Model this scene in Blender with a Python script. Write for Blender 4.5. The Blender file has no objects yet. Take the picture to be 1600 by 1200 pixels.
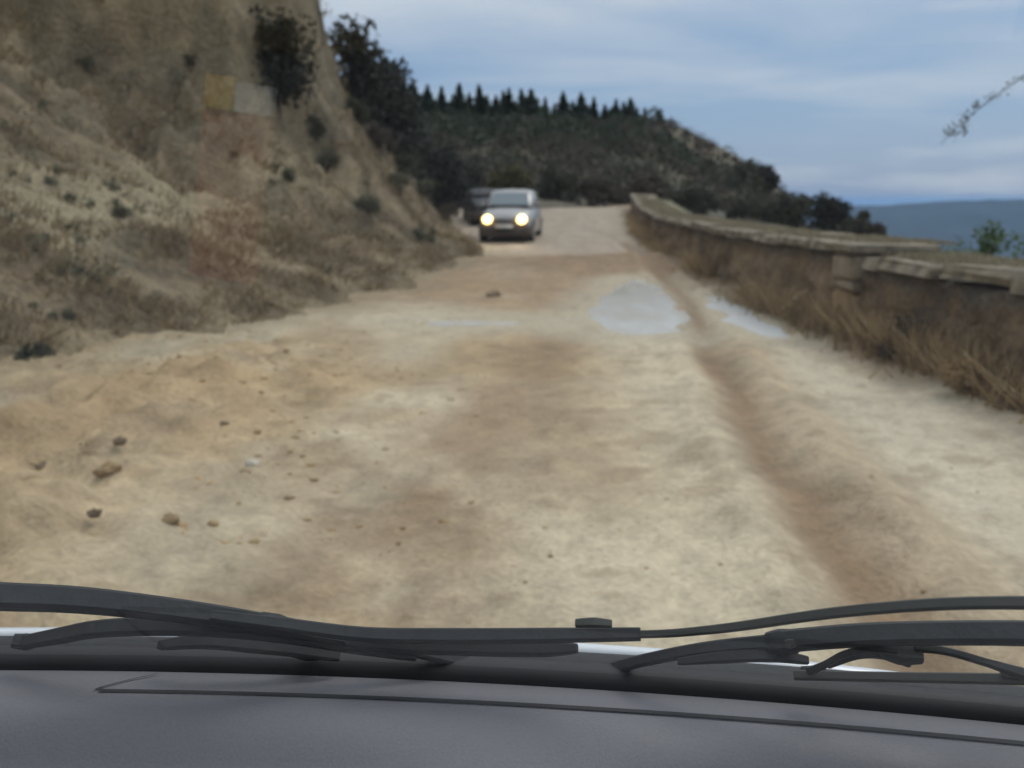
import bpy, bmesh, math, random
import numpy as np
from mathutils import Vector, Matrix

random.seed(7)
rng = np.random.default_rng(11)
R = math.radians
scene = bpy.context.scene
C = scene.collection

# ------------------------------------------------------------------ camera
PITCH = R(12.2)
EYE = Vector((0, 0, 1.3))
cam_d = bpy.data.cameras.new('camera')
cam = bpy.data.objects.new('camera', cam_d)
C.objects.link(cam)
cam.location = EYE
cam.rotation_euler = (R(90) - PITCH, 0, 0)
cam_d.sensor_width = 36
cam_d.lens = 30
cam_d.clip_start = 0.02
cam_d.clip_end = 90000
cam_d.dof.use_dof = True
cam_d.dof.focus_distance = 0.82
cam_d.dof.aperture_fstop = 5.8
scene.camera = cam

# ------------------------------------------------------------------ world, sun, exposure
SUN_EL, SUN_AZ = R(58), R(50)          # azimuth measured from +Y towards +X
world = bpy.data.worlds.new('World')
scene.world = world
world.use_nodes = True
wt = world.node_tree
for n in list(wt.nodes):
    wt.nodes.remove(n)


def wn(kind, **kw):
    n = wt.nodes.new(kind)
    for k, v in kw.items():
        setattr(n, k, v)
    return n


def wl(a, b):
    wt.links.new(a, b)


w_out = wn('ShaderNodeOutputWorld')
w_bg = wn('ShaderNodeBackground')
w_bg.inputs['Strength'].default_value = 0.1
wl(w_bg.outputs[0], w_out.inputs[0])
sky = wn('ShaderNodeTexSky', sky_type='NISHITA', sun_disc=False)
sky.sun_elevation = SUN_EL
sky.sun_rotation = SUN_AZ
sky.altitude = 600
sky.air_density = 1.3
sky.dust_density = 2.0
tc = wn('ShaderNodeTexCoord')
sep = wn('ShaderNodeSeparateXYZ')
wl(tc.outputs['Generated'], sep.inputs[0])


def wmath(op, a, b=None, clamp=False):
    n = wn('ShaderNodeMath', operation=op, use_clamp=clamp)
    for i, v in enumerate((a, b)):
        if v is None:
            continue
        if isinstance(v, (int, float)):
            n.inputs[i].default_value = v
        else:
            wl(v, n.inputs[i])
    return n.outputs[0]


zc = wmath('MAXIMUM', sep.outputs['Z'], 0.0)
den = wmath('ADD', zc, 0.10)
px_ = wmath('DIVIDE', sep.outputs['X'], den)
py_ = wmath('DIVIDE', sep.outputs['Y'], den)
comb = wn('ShaderNodeCombineXYZ')
wl(px_, comb.inputs[0])
wl(py_, comb.inputs[1])
mp = wn('ShaderNodeMapping')
mp.inputs['Scale'].default_value = (0.55, 0.75, 1)
mp.inputs['Location'].default_value = (3.1, 1.7, 0)
wl(comb.outputs[0], mp.inputs[0])
n1 = wn('ShaderNodeTexNoise')
n1.inputs['Scale'].default_value = 1.15
n1.inputs['Detail'].default_value = 7
n1.inputs['Roughness'].default_value = 0.5
n1.inputs['Distortion'].default_value = 0.35
wl(mp.outputs[0], n1.inputs['Vector'])
# overcast thickens with elevation, low sky keeps slate-blue gaps
elev = wn('ShaderNodeMapRange')
elev.inputs['From Min'].default_value = 0.0
elev.inputs['From Max'].default_value = 0.36
elev.inputs['To Min'].default_value = -0.30
elev.inputs['To Max'].default_value = 0.32
wl(zc, elev.inputs['Value'])
cov = wmath('ADD', n1.outputs[0], elev.outputs[0])
cr = wn('ShaderNodeValToRGB')
cr.color_ramp.elements[0].position = 0.30
cr.color_ramp.elements[0].color = (0, 0, 0, 1)
cr.color_ramp.elements[1].position = 0.78
cr.color_ramp.elements[1].color = (1, 1, 1, 1)
wl(cov, cr.inputs[0])
# cloud colours (divided by the 0.1 strength): slate veil below, pale above
base_mix = wn('ShaderNodeMix', data_type='RGBA')
base_mix.inputs[0].default_value = 0.72
wl(sky.outputs[0], base_mix.inputs[6])
base_mix.inputs[7].default_value = (2.3, 3.85, 6.5, 1)
cl_mix = wn('ShaderNodeMix', data_type='RGBA')
wl(cr.outputs[0], cl_mix.inputs[0])
wl(base_mix.outputs[2], cl_mix.inputs[6])
zen = wn('ShaderNodeMapRange')
zen.inputs['From Min'].default_value = 0.15
zen.inputs['From Max'].default_value = 0.9
zen.inputs['To Min'].default_value = 1.0
zen.inputs['To Max'].default_value = 1.7
wl(zc, zen.inputs['Value'])
ccol = wn('ShaderNodeVectorMath', operation='SCALE')
ccol.inputs[0].default_value = (6.1, 6.8, 7.6)
wl(zen.outputs[0], ccol.inputs['Scale'])
wl(ccol.outputs[0], cl_mix.inputs[7])
# small bright broken clouds low over the valley
mp2 = wn('ShaderNodeMapping')
mp2.inputs['Scale'].default_value = (2.2, 2.2, 11)
mp2.inputs['Location'].default_value = (0.6, 0.2, 0.35)
wl(tc.outputs['Generated'], mp2.inputs[0])
n2_ = wn('ShaderNodeTexNoise')
n2_.inputs['Scale'].default_value = 1.6
n2_.inputs['Detail'].default_value = 6
wl(mp2.outputs[0], n2_.inputs['Vector'])
pk = wn('ShaderNodeMapRange')
pk.inputs['From Min'].default_value = 0.55
pk.inputs['From Max'].default_value = 0.74
pk.inputs['To Max'].default_value = 0.75
wl(n2_.outputs[0], pk.inputs['Value'])
top_mix = wn('ShaderNodeMix', data_type='RGBA')
wl(pk.outputs[0], top_mix.inputs[0])
wl(cl_mix.outputs[2], top_mix.inputs[6])
top_mix.inputs[7].default_value = (6.6, 7.1, 7.7, 1)
wl(top_mix.outputs[2], w_bg.inputs['Color'])

sun_d = bpy.data.lights.new('sun', 'SUN')
sun_d.energy = 1.5
sun_d.angle = R(35)
sun_d.color = (1.0, 0.95, 0.88)
sun = bpy.data.objects.new('sun', sun_d)
C.objects.link(sun)
sdir = Vector((math.sin(SUN_AZ) * math.cos(SUN_EL), math.cos(SUN_AZ) * math.cos(SUN_EL), math.sin(SUN_EL)))
sun.rotation_euler = sdir.to_track_quat('Z', 'Y').to_euler()
sun.location = (30, 20, 60)

scene.view_settings.view_transform = 'Standard'
scene.view_settings.look = 'None'
scene.view_settings.exposure = 0.0
scene.view_settings.gamma = 1.0
scene.view_settings.use_curve_mapping = False
scene.cycles.volume_bounces = 0
scene.cycles.transparent_max_bounces = 12
scene.cycles.max_bounces = 4
scene.cycles.adaptive_threshold = 0.03

# ------------------------------------------------------------------ helpers


def tag(o, label=None, cat=None, group=None, kind=None):
    if label:
        o['label'] = label
    if cat:
        o['category'] = cat
    if group:
        o['group'] = group
    if kind:
        o['kind'] = kind
    return o


def empty(name, loc=(0, 0, 0), rz=0):
    o = bpy.data.objects.new(name, None)
    C.objects.link(o)
    o.location = loc
    o.rotation_euler = (0, 0, rz)
    o.empty_display_size = 0.2
    return o


def mesh(name, V, F, mat=None, parent=None, smooth=True, col=None):
    me = bpy.data.meshes.new(name)
    V = np.asarray(V, dtype=np.float32)
    if isinstance(F, np.ndarray):
        k = F.shape[1]
        me.vertices.add(len(V))
        me.vertices.foreach_set('co', V.ravel())
        me.loops.add(F.size)
        me.loops.foreach_set('vertex_index', F.astype(np.int32).ravel())
        me.polygons.add(len(F))
        me.polygons.foreach_set('loop_start', np.arange(0, F.size, k, dtype=np.int32))
        me.update(calc_edges=True)
        me.validate()
    else:
        me.from_pydata([tuple(map(float, v)) for v in V], [], F)
        me.update()
    if smooth:
        me.polygons.foreach_set('use_smooth', np.ones(len(me.polygons), dtype=bool))
    if col is not None:
        a = me.color_attributes.new('Col', 'FLOAT_COLOR', 'POINT')
        c4 = np.ones((len(V), 4), dtype=np.float32)
        c4[:, :3] = col
        a.data.foreach_set('color', c4.ravel())
    if mat:
        me.materials.append(mat)
    o = bpy.data.objects.new(name, me)
    C.objects.link(o)
    o.parent = parent
    return o


def share(name, me, parent=None, loc=(0, 0, 0), rot=(0, 0, 0), sc=(1, 1, 1)):
    o = bpy.data.objects.new(name, me)
    C.objects.link(o)
    o.parent = parent
    o.location = loc
    o.rotation_euler = rot
    o.scale = sc
    return o


# numpy value noise
def _hash(ix, iy, seed):
    h = (ix.astype(np.int64) * 374761393 + iy.astype(np.int64) * 668265263 + seed * 1442695041) & 0x7fffffff
    h = ((h ^ (h >> 13)) * 1274126177) & 0x7fffffff
    h = h ^ (h >> 16)
    return (h & 0xffff) / 65535.0


def vnoise(x, y, seed=0):
    x = np.asarray(x, dtype=np.float64)
    y = np.asarray(y, dtype=np.float64)
    ix = np.floor(x)
    iy = np.floor(y)
    fx = x - ix
    fy = y - iy
    ux = fx * fx * (3 - 2 * fx)
    uy = fy * fy * (3 - 2 * fy)
    a = _hash(ix, iy, seed)
    b = _hash(ix + 1, iy, seed)
    c = _hash(ix, iy + 1, seed)
    d = _hash(ix + 1, iy + 1, seed)
    return (a * (1 - ux) + b * ux) * (1 - uy) + (c * (1 - ux) + d * ux) * uy


def fbm(x, y, seed=0, oct=4, gain=0.5):
    s = 0
    a = 1
    t = 0
    for o in range(oct):
        s = s + a * vnoise(x * 2 ** o + 17.3 * o, y * 2 ** o - 9.1 * o, seed + o)
        t += a
        a *= gain
    return s / t


def sstep(a, b, x):
    t = np.clip((x - a) / (b - a), 0, 1)
    return t * t * (3 - 2 * t)


def polydist(x, y, pts, radii=None):
    """distance to a polyline (minus a radius that varies along it)"""
    best = np.full(np.shape(x), 1e9)
    for i in range(len(pts) - 1):
        ax, ay = pts[i]
        bx, by = pts[i + 1]
        dx, dy = bx - ax, by - ay
        t = np.clip(((x - ax) * dx + (y - ay) * dy) / (dx * dx + dy * dy), 0, 1)
        d = np.hypot(x - ax - t * dx, y - ay - t * dy)
        if radii is not None:
            d = d - (radii[i] * (1 - t) + radii[i + 1] * t)
        best = np.minimum(best, d)
    return best


# ------------------------------------------------------------------ materials
def mat_new(name):
    m = bpy.data.materials.new(name)
    m.use_nodes = True
    t = m.node_tree
    b = t.nodes['Principled BSDF']
    return m, t, b


def simple(name, col, rough=0.6, metal=0.0, noise=0.0, nscale=20, bump=0.0, spec=0.5, coat=0.0):
    m, t, b = mat_new(name)
    b.inputs['Base Color'].default_value = (*col, 1)
    b.inputs['Roughness'].default_value = rough
    b.inputs['Metallic'].default_value = metal
    b.inputs['Specular IOR Level'].default_value = spec
    b.inputs['Coat Weight'].default_value = coat
    if noise or bump:
        co = t.nodes.new('ShaderNodeTexCoord')
        nz = t.nodes.new('ShaderNodeTexNoise')
        nz.inputs['Scale'].default_value = nscale
        nz.inputs['Detail'].default_value = 6
        t.links.new(co.outputs['Object'], nz.inputs['Vector'])
        if noise:
            rp = t.nodes.new('ShaderNodeMapRange')
            rp.inputs['From Min'].default_value = 0.3
            rp.inputs['From Max'].default_value = 0.7
            rp.inputs['To Min'].default_value = 1 - noise
            rp.inputs['To Max'].default_value = 1 + noise
            t.links.new(nz.outputs[0], rp.inputs['Value'])
            vm = t.nodes.new('ShaderNodeVectorMath')
            vm.operation = 'SCALE'
            vm.inputs[0].default_value = col
            t.links.new(rp.outputs[0], vm.inputs['Scale'])
            t.links.new(vm.outputs[0], b.inputs['Base Color'])
        if bump:
            bp = t.nodes.new('ShaderNodeBump')
            bp.inputs['Strength'].default_value = bump
            bp.inputs['Distance'].default_value = 0.02
            t.links.new(nz.outputs[0], bp.inputs['Height'])
            t.links.new(bp.outputs[0], b.inputs['Normal'])
    return m


def earth(name, rough=0.85, s1=9.0, s2=60.0, amt=0.22, bump=0.6, bdist=0.03, stretch=(1, 1, 1), wet=False):
    """vertex colour of the soil times two octaves of fine grain, plus fine relief"""
    m, t, b = mat_new(name)
    L = t.links.new
    at = t.nodes.new('ShaderNodeAttribute')
    at.attribute_name = 'Col'
    co = t.nodes.new('ShaderNodeTexCoord')
    mpp = t.nodes.new('ShaderNodeMapping')
    mpp.inputs['Scale'].default_value = stretch
    L(co.outputs['Object'], mpp.inputs[0])
    na = t.nodes.new('ShaderNodeTexNoise')
    na.inputs['Scale'].default_value = s1
    na.inputs['Detail'].default_value = 8
    na.inputs['Roughness'].default_value = 0.65
    L(mpp.outputs[0], na.inputs['Vector'])
    nb = t.nodes.new('ShaderNodeTexNoise')
    nb.inputs['Scale'].default_value = s2
    nb.inputs['Detail'].default_value = 4
    L(mpp.outputs[0], nb.inputs['Vector'])
    ad = t.nodes.new('ShaderNodeMath')
    ad.operation = 'ADD'
    L(na.outputs[0], ad.inputs[0])
    L(nb.outputs[0], ad.inputs[1])
    rp = t.nodes.new('ShaderNodeMapRange')
    rp.inputs['From Min'].default_value = 0.7
    rp.inputs['From Max'].default_value = 1.3
    rp.inputs['To Min'].default_value = 1 - amt
    rp.inputs['To Max'].default_value = 1 + amt
    L(ad.outputs[0], rp.inputs['Value'])
    vm = t.nodes.new('ShaderNodeVectorMath')
    vm.operation = 'SCALE'
    L(at.outputs['Color'], vm.inputs[0])
    L(rp.outputs[0], vm.inputs['Scale'])
    L(vm.outputs[0], b.inputs['Base Color'])
    bp = t.nodes.new('ShaderNodeBump')
    bp.inputs['Strength'].default_value = bump
    bp.inputs['Distance'].default_value = bdist
    L(ad.outputs[0], bp.inputs['Height'])
    L(bp.outputs[0], b.inputs['Normal'])
    b.inputs['Roughness'].default_value = rough
    b.inputs['Specular IOR Level'].default_value = 0.3
    return m


def leafmat(name, c1, c2, trans=0.25):
    m, t, b = mat_new(name)
    L = t.links.new
    g = t.nodes.new('ShaderNodeNewGeometry')
    r = t.nodes.new('ShaderNodeValToRGB')
    r.color_ramp.elements[0].color = (*c1, 1)
    r.color_ramp.elements[1].color = (*c2, 1)
    L(g.outputs['Random Per Island'], r.inputs[0])
    L(r.outputs[0], b.inputs['Base Color'])
    b.inputs['Roughness'].default_value = 0.7
    b.inputs['Specular IOR Level'].default_value = 0.25
    out = t.nodes['Material Output']
    tr = t.nodes.new('ShaderNodeBsdfTranslucent')
    L(r.outputs[0], tr.inputs[0])
    mx = t.nodes.new('ShaderNodeMixShader')
    mx.inputs[0].default_value = trans
    L(b.outputs[0], mx.inputs[1])
    L(tr.outputs[0], mx.inputs[2])
    L(mx.outputs[0], out.inputs[0])
    return m


M = {}
M['road'] = earth('muddy_road', rough=0.75, s1=9, s2=34, amt=0.22, bump=0.6, bdist=0.03)
M['hill'] = earth('dry_hillside', rough=0.95, s1=2.2, s2=14, amt=0.38, bump=0.9, bdist=0.08)
M['backhill'] = earth('scrub_hill', rough=0.95, s1=0.35, s2=1.5, amt=0.4, bump=0.8, bdist=0.4)
M['far'] = earth('far_land', rough=1.0, s1=0.002, s2=0.01, amt=0.3, bump=0.0)
M['wall'] = earth('old_wall', rough=0.9, s1=3.5, s2=22, amt=0.45, bump=0.9, bdist=0.04)
M['coping'] = simple('coping_stone', (0.165, 0.135, 0.092), 0.9, noise=0.6, nscale=5, bump=0.7)
M['pier'] = simple('pier_stone', (0.33, 0.225, 0.12), 0.9, noise=0.28, nscale=7, bump=0.7)
M['pier_pale'] = simple('pier_stone_pale', (0.24, 0.19, 0.13), 0.9, noise=0.25, nscale=7, bump=0.7)
M['rock'] = simple('pale_rock', (0.55, 0.50, 0.41), 0.85, noise=0.25, nscale=9, bump=0.6)
M['clod'] = simple('mud_clod', (0.30, 0.205, 0.10), 0.85, noise=0.4, nscale=6, bump=0.8)
M['darkclod'] = simple('dark_clod', (0.21, 0.15, 0.088), 0.85, noise=0.4, nscale=9, bump=0.8)
M['bark'] = simple('bark', (0.09, 0.07, 0.055), 0.9, noise=0.4, nscale=12, bump=0.8)
M['pine'] = leafmat('pine_needles', (0.028, 0.052, 0.030), (0.068, 0.105, 0.058))
M['scrub'] = leafmat('dark_scrub', (0.028, 0.034, 0.021), (0.075, 0.075, 0.047))
M['brownscrub'] = leafmat('bare_brush', (0.040, 0.033, 0.025), (0.095, 0.078, 0.055))
M['darktree'] = leafmat('dark_tree', (0.014, 0.019, 0.014), (0.042, 0.044, 0.034))
M['drygrass'] = leafmat('dry_grass', (0.15, 0.112, 0.062), (0.33, 0.25, 0.145))
M['walltop'] = leafmat('pale_dry_grass', (0.17, 0.14, 0.088), (0.33, 0.28, 0.18))
M['wallweed'] = leafmat('brown_weed', (0.18, 0.125, 0.066), (0.44, 0.32, 0.18))
M['greygreen'] = leafmat('grey_green_weed', (0.075, 0.078, 0.048), (0.16, 0.155, 0.10))
M['green'] = leafmat('fresh_green', (0.040, 0.075, 0.022), (0.115, 0.17, 0.055))
M['woodland'] = leafmat('woodland', (0.017, 0.030, 0.018), (0.045, 0.062, 0.036))
M['yellowbush'] = leafmat('yellowing_bush', (0.05, 0.055, 0.018), (0.12, 0.105, 0.04))

mw, tw, bw = mat_new('muddy_water')
bw.inputs['Base Color'].default_value = (0.46, 0.42, 0.34, 1)
bw.inputs['Roughness'].default_value = 0.2
bw.inputs['IOR'].default_value = 1.33
nzw = tw.nodes.new('ShaderNodeTexNoise')
nzw.inputs['Scale'].default_value = 9
cow = tw.nodes.new('ShaderNodeTexCoord')
tw.links.new(cow.outputs['Object'], nzw.inputs['Vector'])
bpw = tw.nodes.new('ShaderNodeBump')
bpw.inputs['Strength'].default_value = 0.15
bpw.inputs['Distance'].default_value = 0.01
tw.links.new(nzw.outputs[0], bpw.inputs['Height'])
tw.links.new(bpw.outputs[0], bw.inputs['Normal'])
# silt streaks under the shallow water
mpw = tw.nodes.new('ShaderNodeMapping')
mpw.inputs['Scale'].default_value = (2.4, 0.9, 1)
tw.links.new(cow.outputs['Object'], mpw.inputs[0])
nsw = tw.nodes.new('ShaderNodeTexNoise')
nsw.inputs['Scale'].default_value = 1.3
nsw.inputs['Detail'].default_value = 6
tw.links.new(mpw.outputs[0], nsw.inputs['Vector'])
rpw = tw.nodes.new('ShaderNodeValToRGB')
rpw.color_ramp.elements[0].position = 0.36
rpw.color_ramp.elements[0].color = (0.40, 0.345, 0.26, 1)
rpw.color_ramp.elements[1].position = 0.62
rpw.color_ramp.elements[1].color = (0.50, 0.46, 0.38, 1)
tw.links.new(nsw.outputs[0], rpw.inputs[0])
mrw = tw.nodes.new('ShaderNodeMapRange')
mrw.inputs['From Min'].default_value = 0.35
mrw.inputs['From Max'].default_value = 0.65
mrw.inputs['To Min'].default_value = 0.22
mrw.inputs['To Max'].default_value = 0.08
tw.links.new(nsw.outputs[0], mrw.inputs['Value'])
M['water'] = mw
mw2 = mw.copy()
mw2.name = 'pale_water'
mw2.node_tree.nodes['Principled BSDF'].inputs['Base Color'].default_value = (0.64, 0.65, 0.65, 1)  # verge pool: same water with one paler base colour
M['palewater'] = mw2
tw.links.new(rpw.outputs[0], bw.inputs['Base Color'])
tw.links.new(mrw.outputs[0], bw.inputs['Roughness'])

# ------------------------------------------------------------------ lie of the land
FOOT_Y = [-6, 2, 6.3, 9.3, 13, 18.4, 20.5, 22, 24, 28, 34, 42, 60]
FOOT_X = [-4.6, -4.2, -3.6, -2.85, -1.95, -1.0, -0.72, -0.75, -1.4, -3.2, -5.2, -8.0, -16]
WALL_Y = [-6, 5.2, 7.5, 12, 20, 28, 36, 40]
WALL_X = [3.25, 3.25, 3.22, 3.24, 3.6, 4.2, 5.0, 5.5]
RZ_Y = [-10, 13, 18, 24, 30, 37, 42, 60]
RZ_Z = [0, 0.0, 0.05, 0.11, 0.36, 0.80, 0.90, 0.9]


def soft_interp(y, Y, X):
    y = np.asarray(y, dtype=np.float64)
    return (np.interp(y - 0.8, Y, X) + np.interp(y - 0.3, Y, X) + np.interp(y + 0.3, Y, X) + np.interp(y + 0.8, Y, X)) / 4


def foot(y):
    return soft_interp(y, FOOT_Y, FOOT_X)


def wallx(y):
    return soft_interp(y, WALL_Y, WALL_X)


def roadz(y):
    return soft_interp(y, RZ_Y, RZ_Z)


RUT_R = [(1.10, -4), (1.16, 2.0), (1.24, 2.8), (1.40, 4.65), (1.68, 7.0), (2.02, 9.2), (2.30, 11.2), (2.75, 17), (3.1, 24)]
RUT_L = [(-0.6, -4), (-0.47, 2.9), (-0.33, 4.2), (0.15, 7.0), (0.9, 12), (1.6, 19)]
POOLS = {
    'main': ([(1.35, 8.75), (1.45, 9.7), (1.75, 11.8), (2.1, 14.2)], [0.38, 0.52, 0.40, 0.20], -0.022),
    'verge': ([(2.70, 8.4), (2.60, 9.6), (2.78, 11.6)], [0.10, 0.18, 0.24], -0.022),
    'thin': ([(-0.72, 9.25), (-0.02, 9.2)], [0.20, 0.17], -0.020),
}


def road_height(x, y):
    z = roadz(y)
    rr = polydist(x, y, RUT_R)
    rl = polydist(x, y, RUT_L)
    nz = fbm(x * 1.3, y * 1.3, 3, 4) - 0.5
    fine = fbm(x * 7, y * 7, 5, 3) - 0.5
    leftm = sstep(-0.5, -2.2, x) * sstep(9.5, 5.5, y)
    z = z + nz * 0.07 + fine * (0.022 + 0.11 * leftm) + (0.010 + 0.035 * leftm) * (vnoise(x * 13, y * 11, 7) - 0.5)
    z = z - 0.05 * np.exp(-(rr / 0.13) ** 2) + 0.045 * np.exp(-((rr - 0.30) / 0.12) ** 2) * (0.4 + fbm(x * 5, y * 5, 15, 2))
    z = z - 0.03 * np.exp(-(rl / 0.35) ** 2)
    z = z + leftm * (0.10 + 0.42 * np.maximum(fbm(x * 2.6, y * 2.6, 9, 3) - 0.48, 0))
    # mud bar washed across the road before the far stretch
    bar = np.exp(-((y - 17.3 - 0.25 * x) / 1.3) ** 2) * (0.10 + 0.12 * (fbm(x * 1.5, y * 1.5, 31, 3) - 0.4))
    z = z + bar * sstep(3.6, 2.6, x)
    # verge rises softly to the wall foot
    z = z + 0.10 * sstep(0.7, 0.0, wallx(y) - x) * (0.5 + fbm(x * 3, y * 2, 41, 3))
    wob = 0.46 * (fbm(x * 2.4, y * 1.5, 21, 4) - 0.5)
    for pts, rad, lv in POOLS.values():
        d = polydist(x, y, pts, rad) + wob
        k = sstep(0.34, 0.16, d)
        z = z * (1 - k) + (roadz(y) * 0 + 0.005) * k
        z = z - sstep(0.14, -0.10, d) * (0.055 - 0.11 * np.maximum(fbm(x * 2.8, y * 1.9, 25, 4) - 0.50, 0))
    return z


def lerp3(a, b, t):
    t = np.asarray(t)[..., None]
    return a * (1 - t) + b * t


PALE = np.array([0.415, 0.348, 0.238])
OCHRE = np.array([0.335, 0.232, 0.118])
BROWN = np.array([0.185, 0.120, 0.064])
GREYP = np.array([0.30, 0.245, 0.185])
OLIVE = np.array([0.20, 0.165, 0.10])


def road_colour(x, y):
    n = fbm(x * 0.55, y * 0.42, 51, 4)
    n2 = fbm(x * 1.7, y * 1.1, 57, 4)
    n3 = fbm(x * 6, y * 6, 61, 3)
    c = np.tile(PALE, np.shape(x) + (1,)).reshape(np.shape(x) + (3,))
    c = lerp3(c, OCHRE, 0.8 * sstep(0.36, 0.58, n))
    # ochre flow on the left and the patch left of the middle strip
    left = sstep(0.2, -1.6, x) * sstep(9.5, 6.8, y)
    c = lerp3(c, OCHRE, 0.85 * left * sstep(0.25, 0.5, n2 * 0.6 + n * 0.4))
    xr_ = np.interp(y, [p[1] for p in RUT_R], [p[0] for p in RUT_R])
    xl_ = np.interp(y, [p[1] for p in RUT_L], [p[0] for p in RUT_L])
    crown_ = sstep(0.25, 0.6, x - xl_ + 0.5 * (n2 - 0.5)) * sstep(0.05, 0.25, xr_ - x) * sstep(16, 12, y)
    c = lerp3(c, np.array([0.47, 0.395, 0.272]), 0.8 * crown_)
    nearl = np.exp(-(((x + 1.15) / 0.55) ** 2 + ((y - 3.0) / 0.9) ** 2))
    c = lerp3(c, np.array([0.45, 0.385, 0.27]), 0.75 * nearl)
    mid = 0.6 * np.exp(-((x - 0.35 - 0.06 * (y - 4)) / 0.42) ** 2) * sstep(3.0, 4.0, y) * sstep(8.5, 6.5, y)
    c = lerp3(c, OCHRE, 0.85 * mid)
    rl = polydist(x, y, RUT_L)
    c = lerp3(c, BROWN * 1.2, 0.75 * np.exp(-(rl / 0.45) ** 2) * sstep(0.2, 0.55, n2))
    rr = polydist(x - 0.25 * (n2 - 0.5), y, RUT_R)
    c = lerp3(c, BROWN, 0.95 * np.exp(-((rr) / 0.155) ** 2))
    c = lerp3(c, BROWN * 1.5, 0.35 * np.exp(-((polydist(x - 0.35, y, RUT_R)) / 0.4) ** 2))
    # pale gritty strip right of the rut
    strip = sstep(0.35, 0.7, x - np.interp(y, [p[1] for p in RUT_R], [p[0] for p in RUT_R])) * sstep(12, 7, y)
    c = lerp3(c, np.array([0.45, 0.39, 0.29]), 0.8 * strip)
    # brown mud farther on
    far = sstep(9.5, 12.5, y + 1.2 * (n2 - 0.5))
    c = lerp3(c, BROWN * 1.30, 0.72 * far * sstep(0.25, 0.6, n2 * 0.5 + n * 0.5 + 0.1))
    bar = np.exp(-((y - 17.3 - 0.25 * x) / 1.9) ** 2)
    c = lerp3(c, BROWN * 1.05, 0.8 * bar)
    beyond = sstep(18.6, 20.5, y)
    c = lerp3(c, GREYP, 0.85 * beyond)
    c = lerp3(c, OLIVE, 0.55 * sstep(1.3, 0.1, x - foot(y)))
    c = lerp3(c, BROWN * 0.95, 0.85 * sstep(0.75, 0.15, wallx(y) - x + 0.5 * (n2 - 0.5)) * sstep(3, 7, y))
    mot = fbm(x * 3.3, y * 2.4, 63, 4)
    c = c * (1 + 0.55 * (mot - 0.5) + 0.22 * (vnoise(x * 12, y * 10, 67) - 0.5))[..., None]
    c = lerp3(c, BROWN * 1.25, 0.3 * sstep(0.54, 0.70, fbm(x * 1.1 + 4, y * 0.8, 65, 4)) * sstep(0.9, 0.1, x))
    # damp brown spots
    c = lerp3(c, BROWN, 0.35 * sstep(0.62, 0.74, n3))
    for pts, rad, lv in POOLS.values():
        d = polydist(x, y, pts, rad)
        c = lerp3(c, PALE * np.array([0.94, 0.97, 1.02]), 0.75 * sstep(1.0, 0.2, d))
    # thin foot of the pale wash left of the thin pool
    w = np.exp(-(((x + 0.9) / 0.35) ** 2 + ((y - 7.4) / 0.9) ** 2))
    c = lerp3(c, PALE, 0.8 * w)
    rr2 = polydist(x, y, RUT_R)
    c = lerp3(c, BROWN, 0.8 * np.exp(-((rr2) / 0.15) ** 2) * sstep(8, 9, y))
    return c


def grid(name, X, Y, zf, cf, mat, kind='structure'):
    """X, Y: 2-D arrays of plan coordinates"""
    Z = zf(X, Y)
    ny, nx = X.shape
    V = np.stack([X, Y, Z], -1).reshape(-1, 3)
    i = np.arange(ny * nx).reshape(ny, nx)
    F = np.stack([i[:-1, :-1], i[:-1, 1:], i[1:, 1:], i[1:, :-1]], -1).reshape(-1, 4)
    col = cf(X, Y, Z).reshape(-1, 3)
    o = mesh(name, V, F, mat, col=col)
    o['kind'] = kind
    return o


def rows(y0, y1, k, mn):
    ys = [y0]
    while ys[-1] < y1:
        ys.append(ys[-1] + max(mn, abs(ys[-1]) * k))
    return np.array(ys)


# road
ys = np.concatenate([np.arange(-6, 1.6, 0.2), rows(1.6, 46, 0.011, 0.03)])
xs = np.linspace(-0.12, 1.0, 230)
XX = np.empty((len(ys), len(xs)))
for i, y in enumerate(ys):
    a = foot(y) - 1.0
    b = wallx(y) + 0.35
    XX[i] = a + (b - a) * np.linspace(0, 1, len(xs))
YY = np.repeat(ys[:, None], len(xs), 1)
grid('road', XX, YY, road_height, lambda x, y, z: road_colour(x, y), M['road'])

# puddles
for nm, (pts, rad, lv) in POOLS.items():
    V = []
    L_, R_ = [], []
    P = [Vector((p[0], p[1], 0)) for p in pts]
    # sample the spine finely, outline as offset strip with round ends
    S, Rd = [], []
    for k in range(len(P) - 1):
        for q in range(8):
            f = q / 8
            S.append(P[k].lerp(P[k + 1], f))
            Rd.append(rad[k] * (1 - f) + rad[k + 1] * f)
    S.append(P[-1])
    Rd.append(rad[-1])
    d0 = (S[1] - S[0]).normalized()
    d1 = (S[-1] - S[-2]).normalized()
    S = [S[0] - d0 * (Rd[0] + 0.16)] + S + [S[-1] + d1 * (Rd[-1] + 0.16)]
    Rd = [0.02 - 0.16 + 0.1] + Rd + [0.02 - 0.16 + 0.1]
    for k, (s, r) in enumerate(zip(S, Rd)):
        t = (S[min(k + 1, len(S) - 1)] - S[max(k - 1, 0)]).normalized()
        nrm = Vector((-t.y, t.x, 0))
        w = max(r + 0.16, 0.03)
        for q in range(5):
            V.append(s + nrm * w * (1 - q / 2) + Vector((0, 0, lv)))
    F = []
    for k in range(len(S) - 1):
        for q in range(4):
            a = k * 5 + q
            F.append((a, a + 1, a + 6, a + 5))
    o = mesh('puddle', V, F, M['palewater' if nm == 'verge' else 'water'], smooth=False)
    o['kind'] = 'structure'


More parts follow.
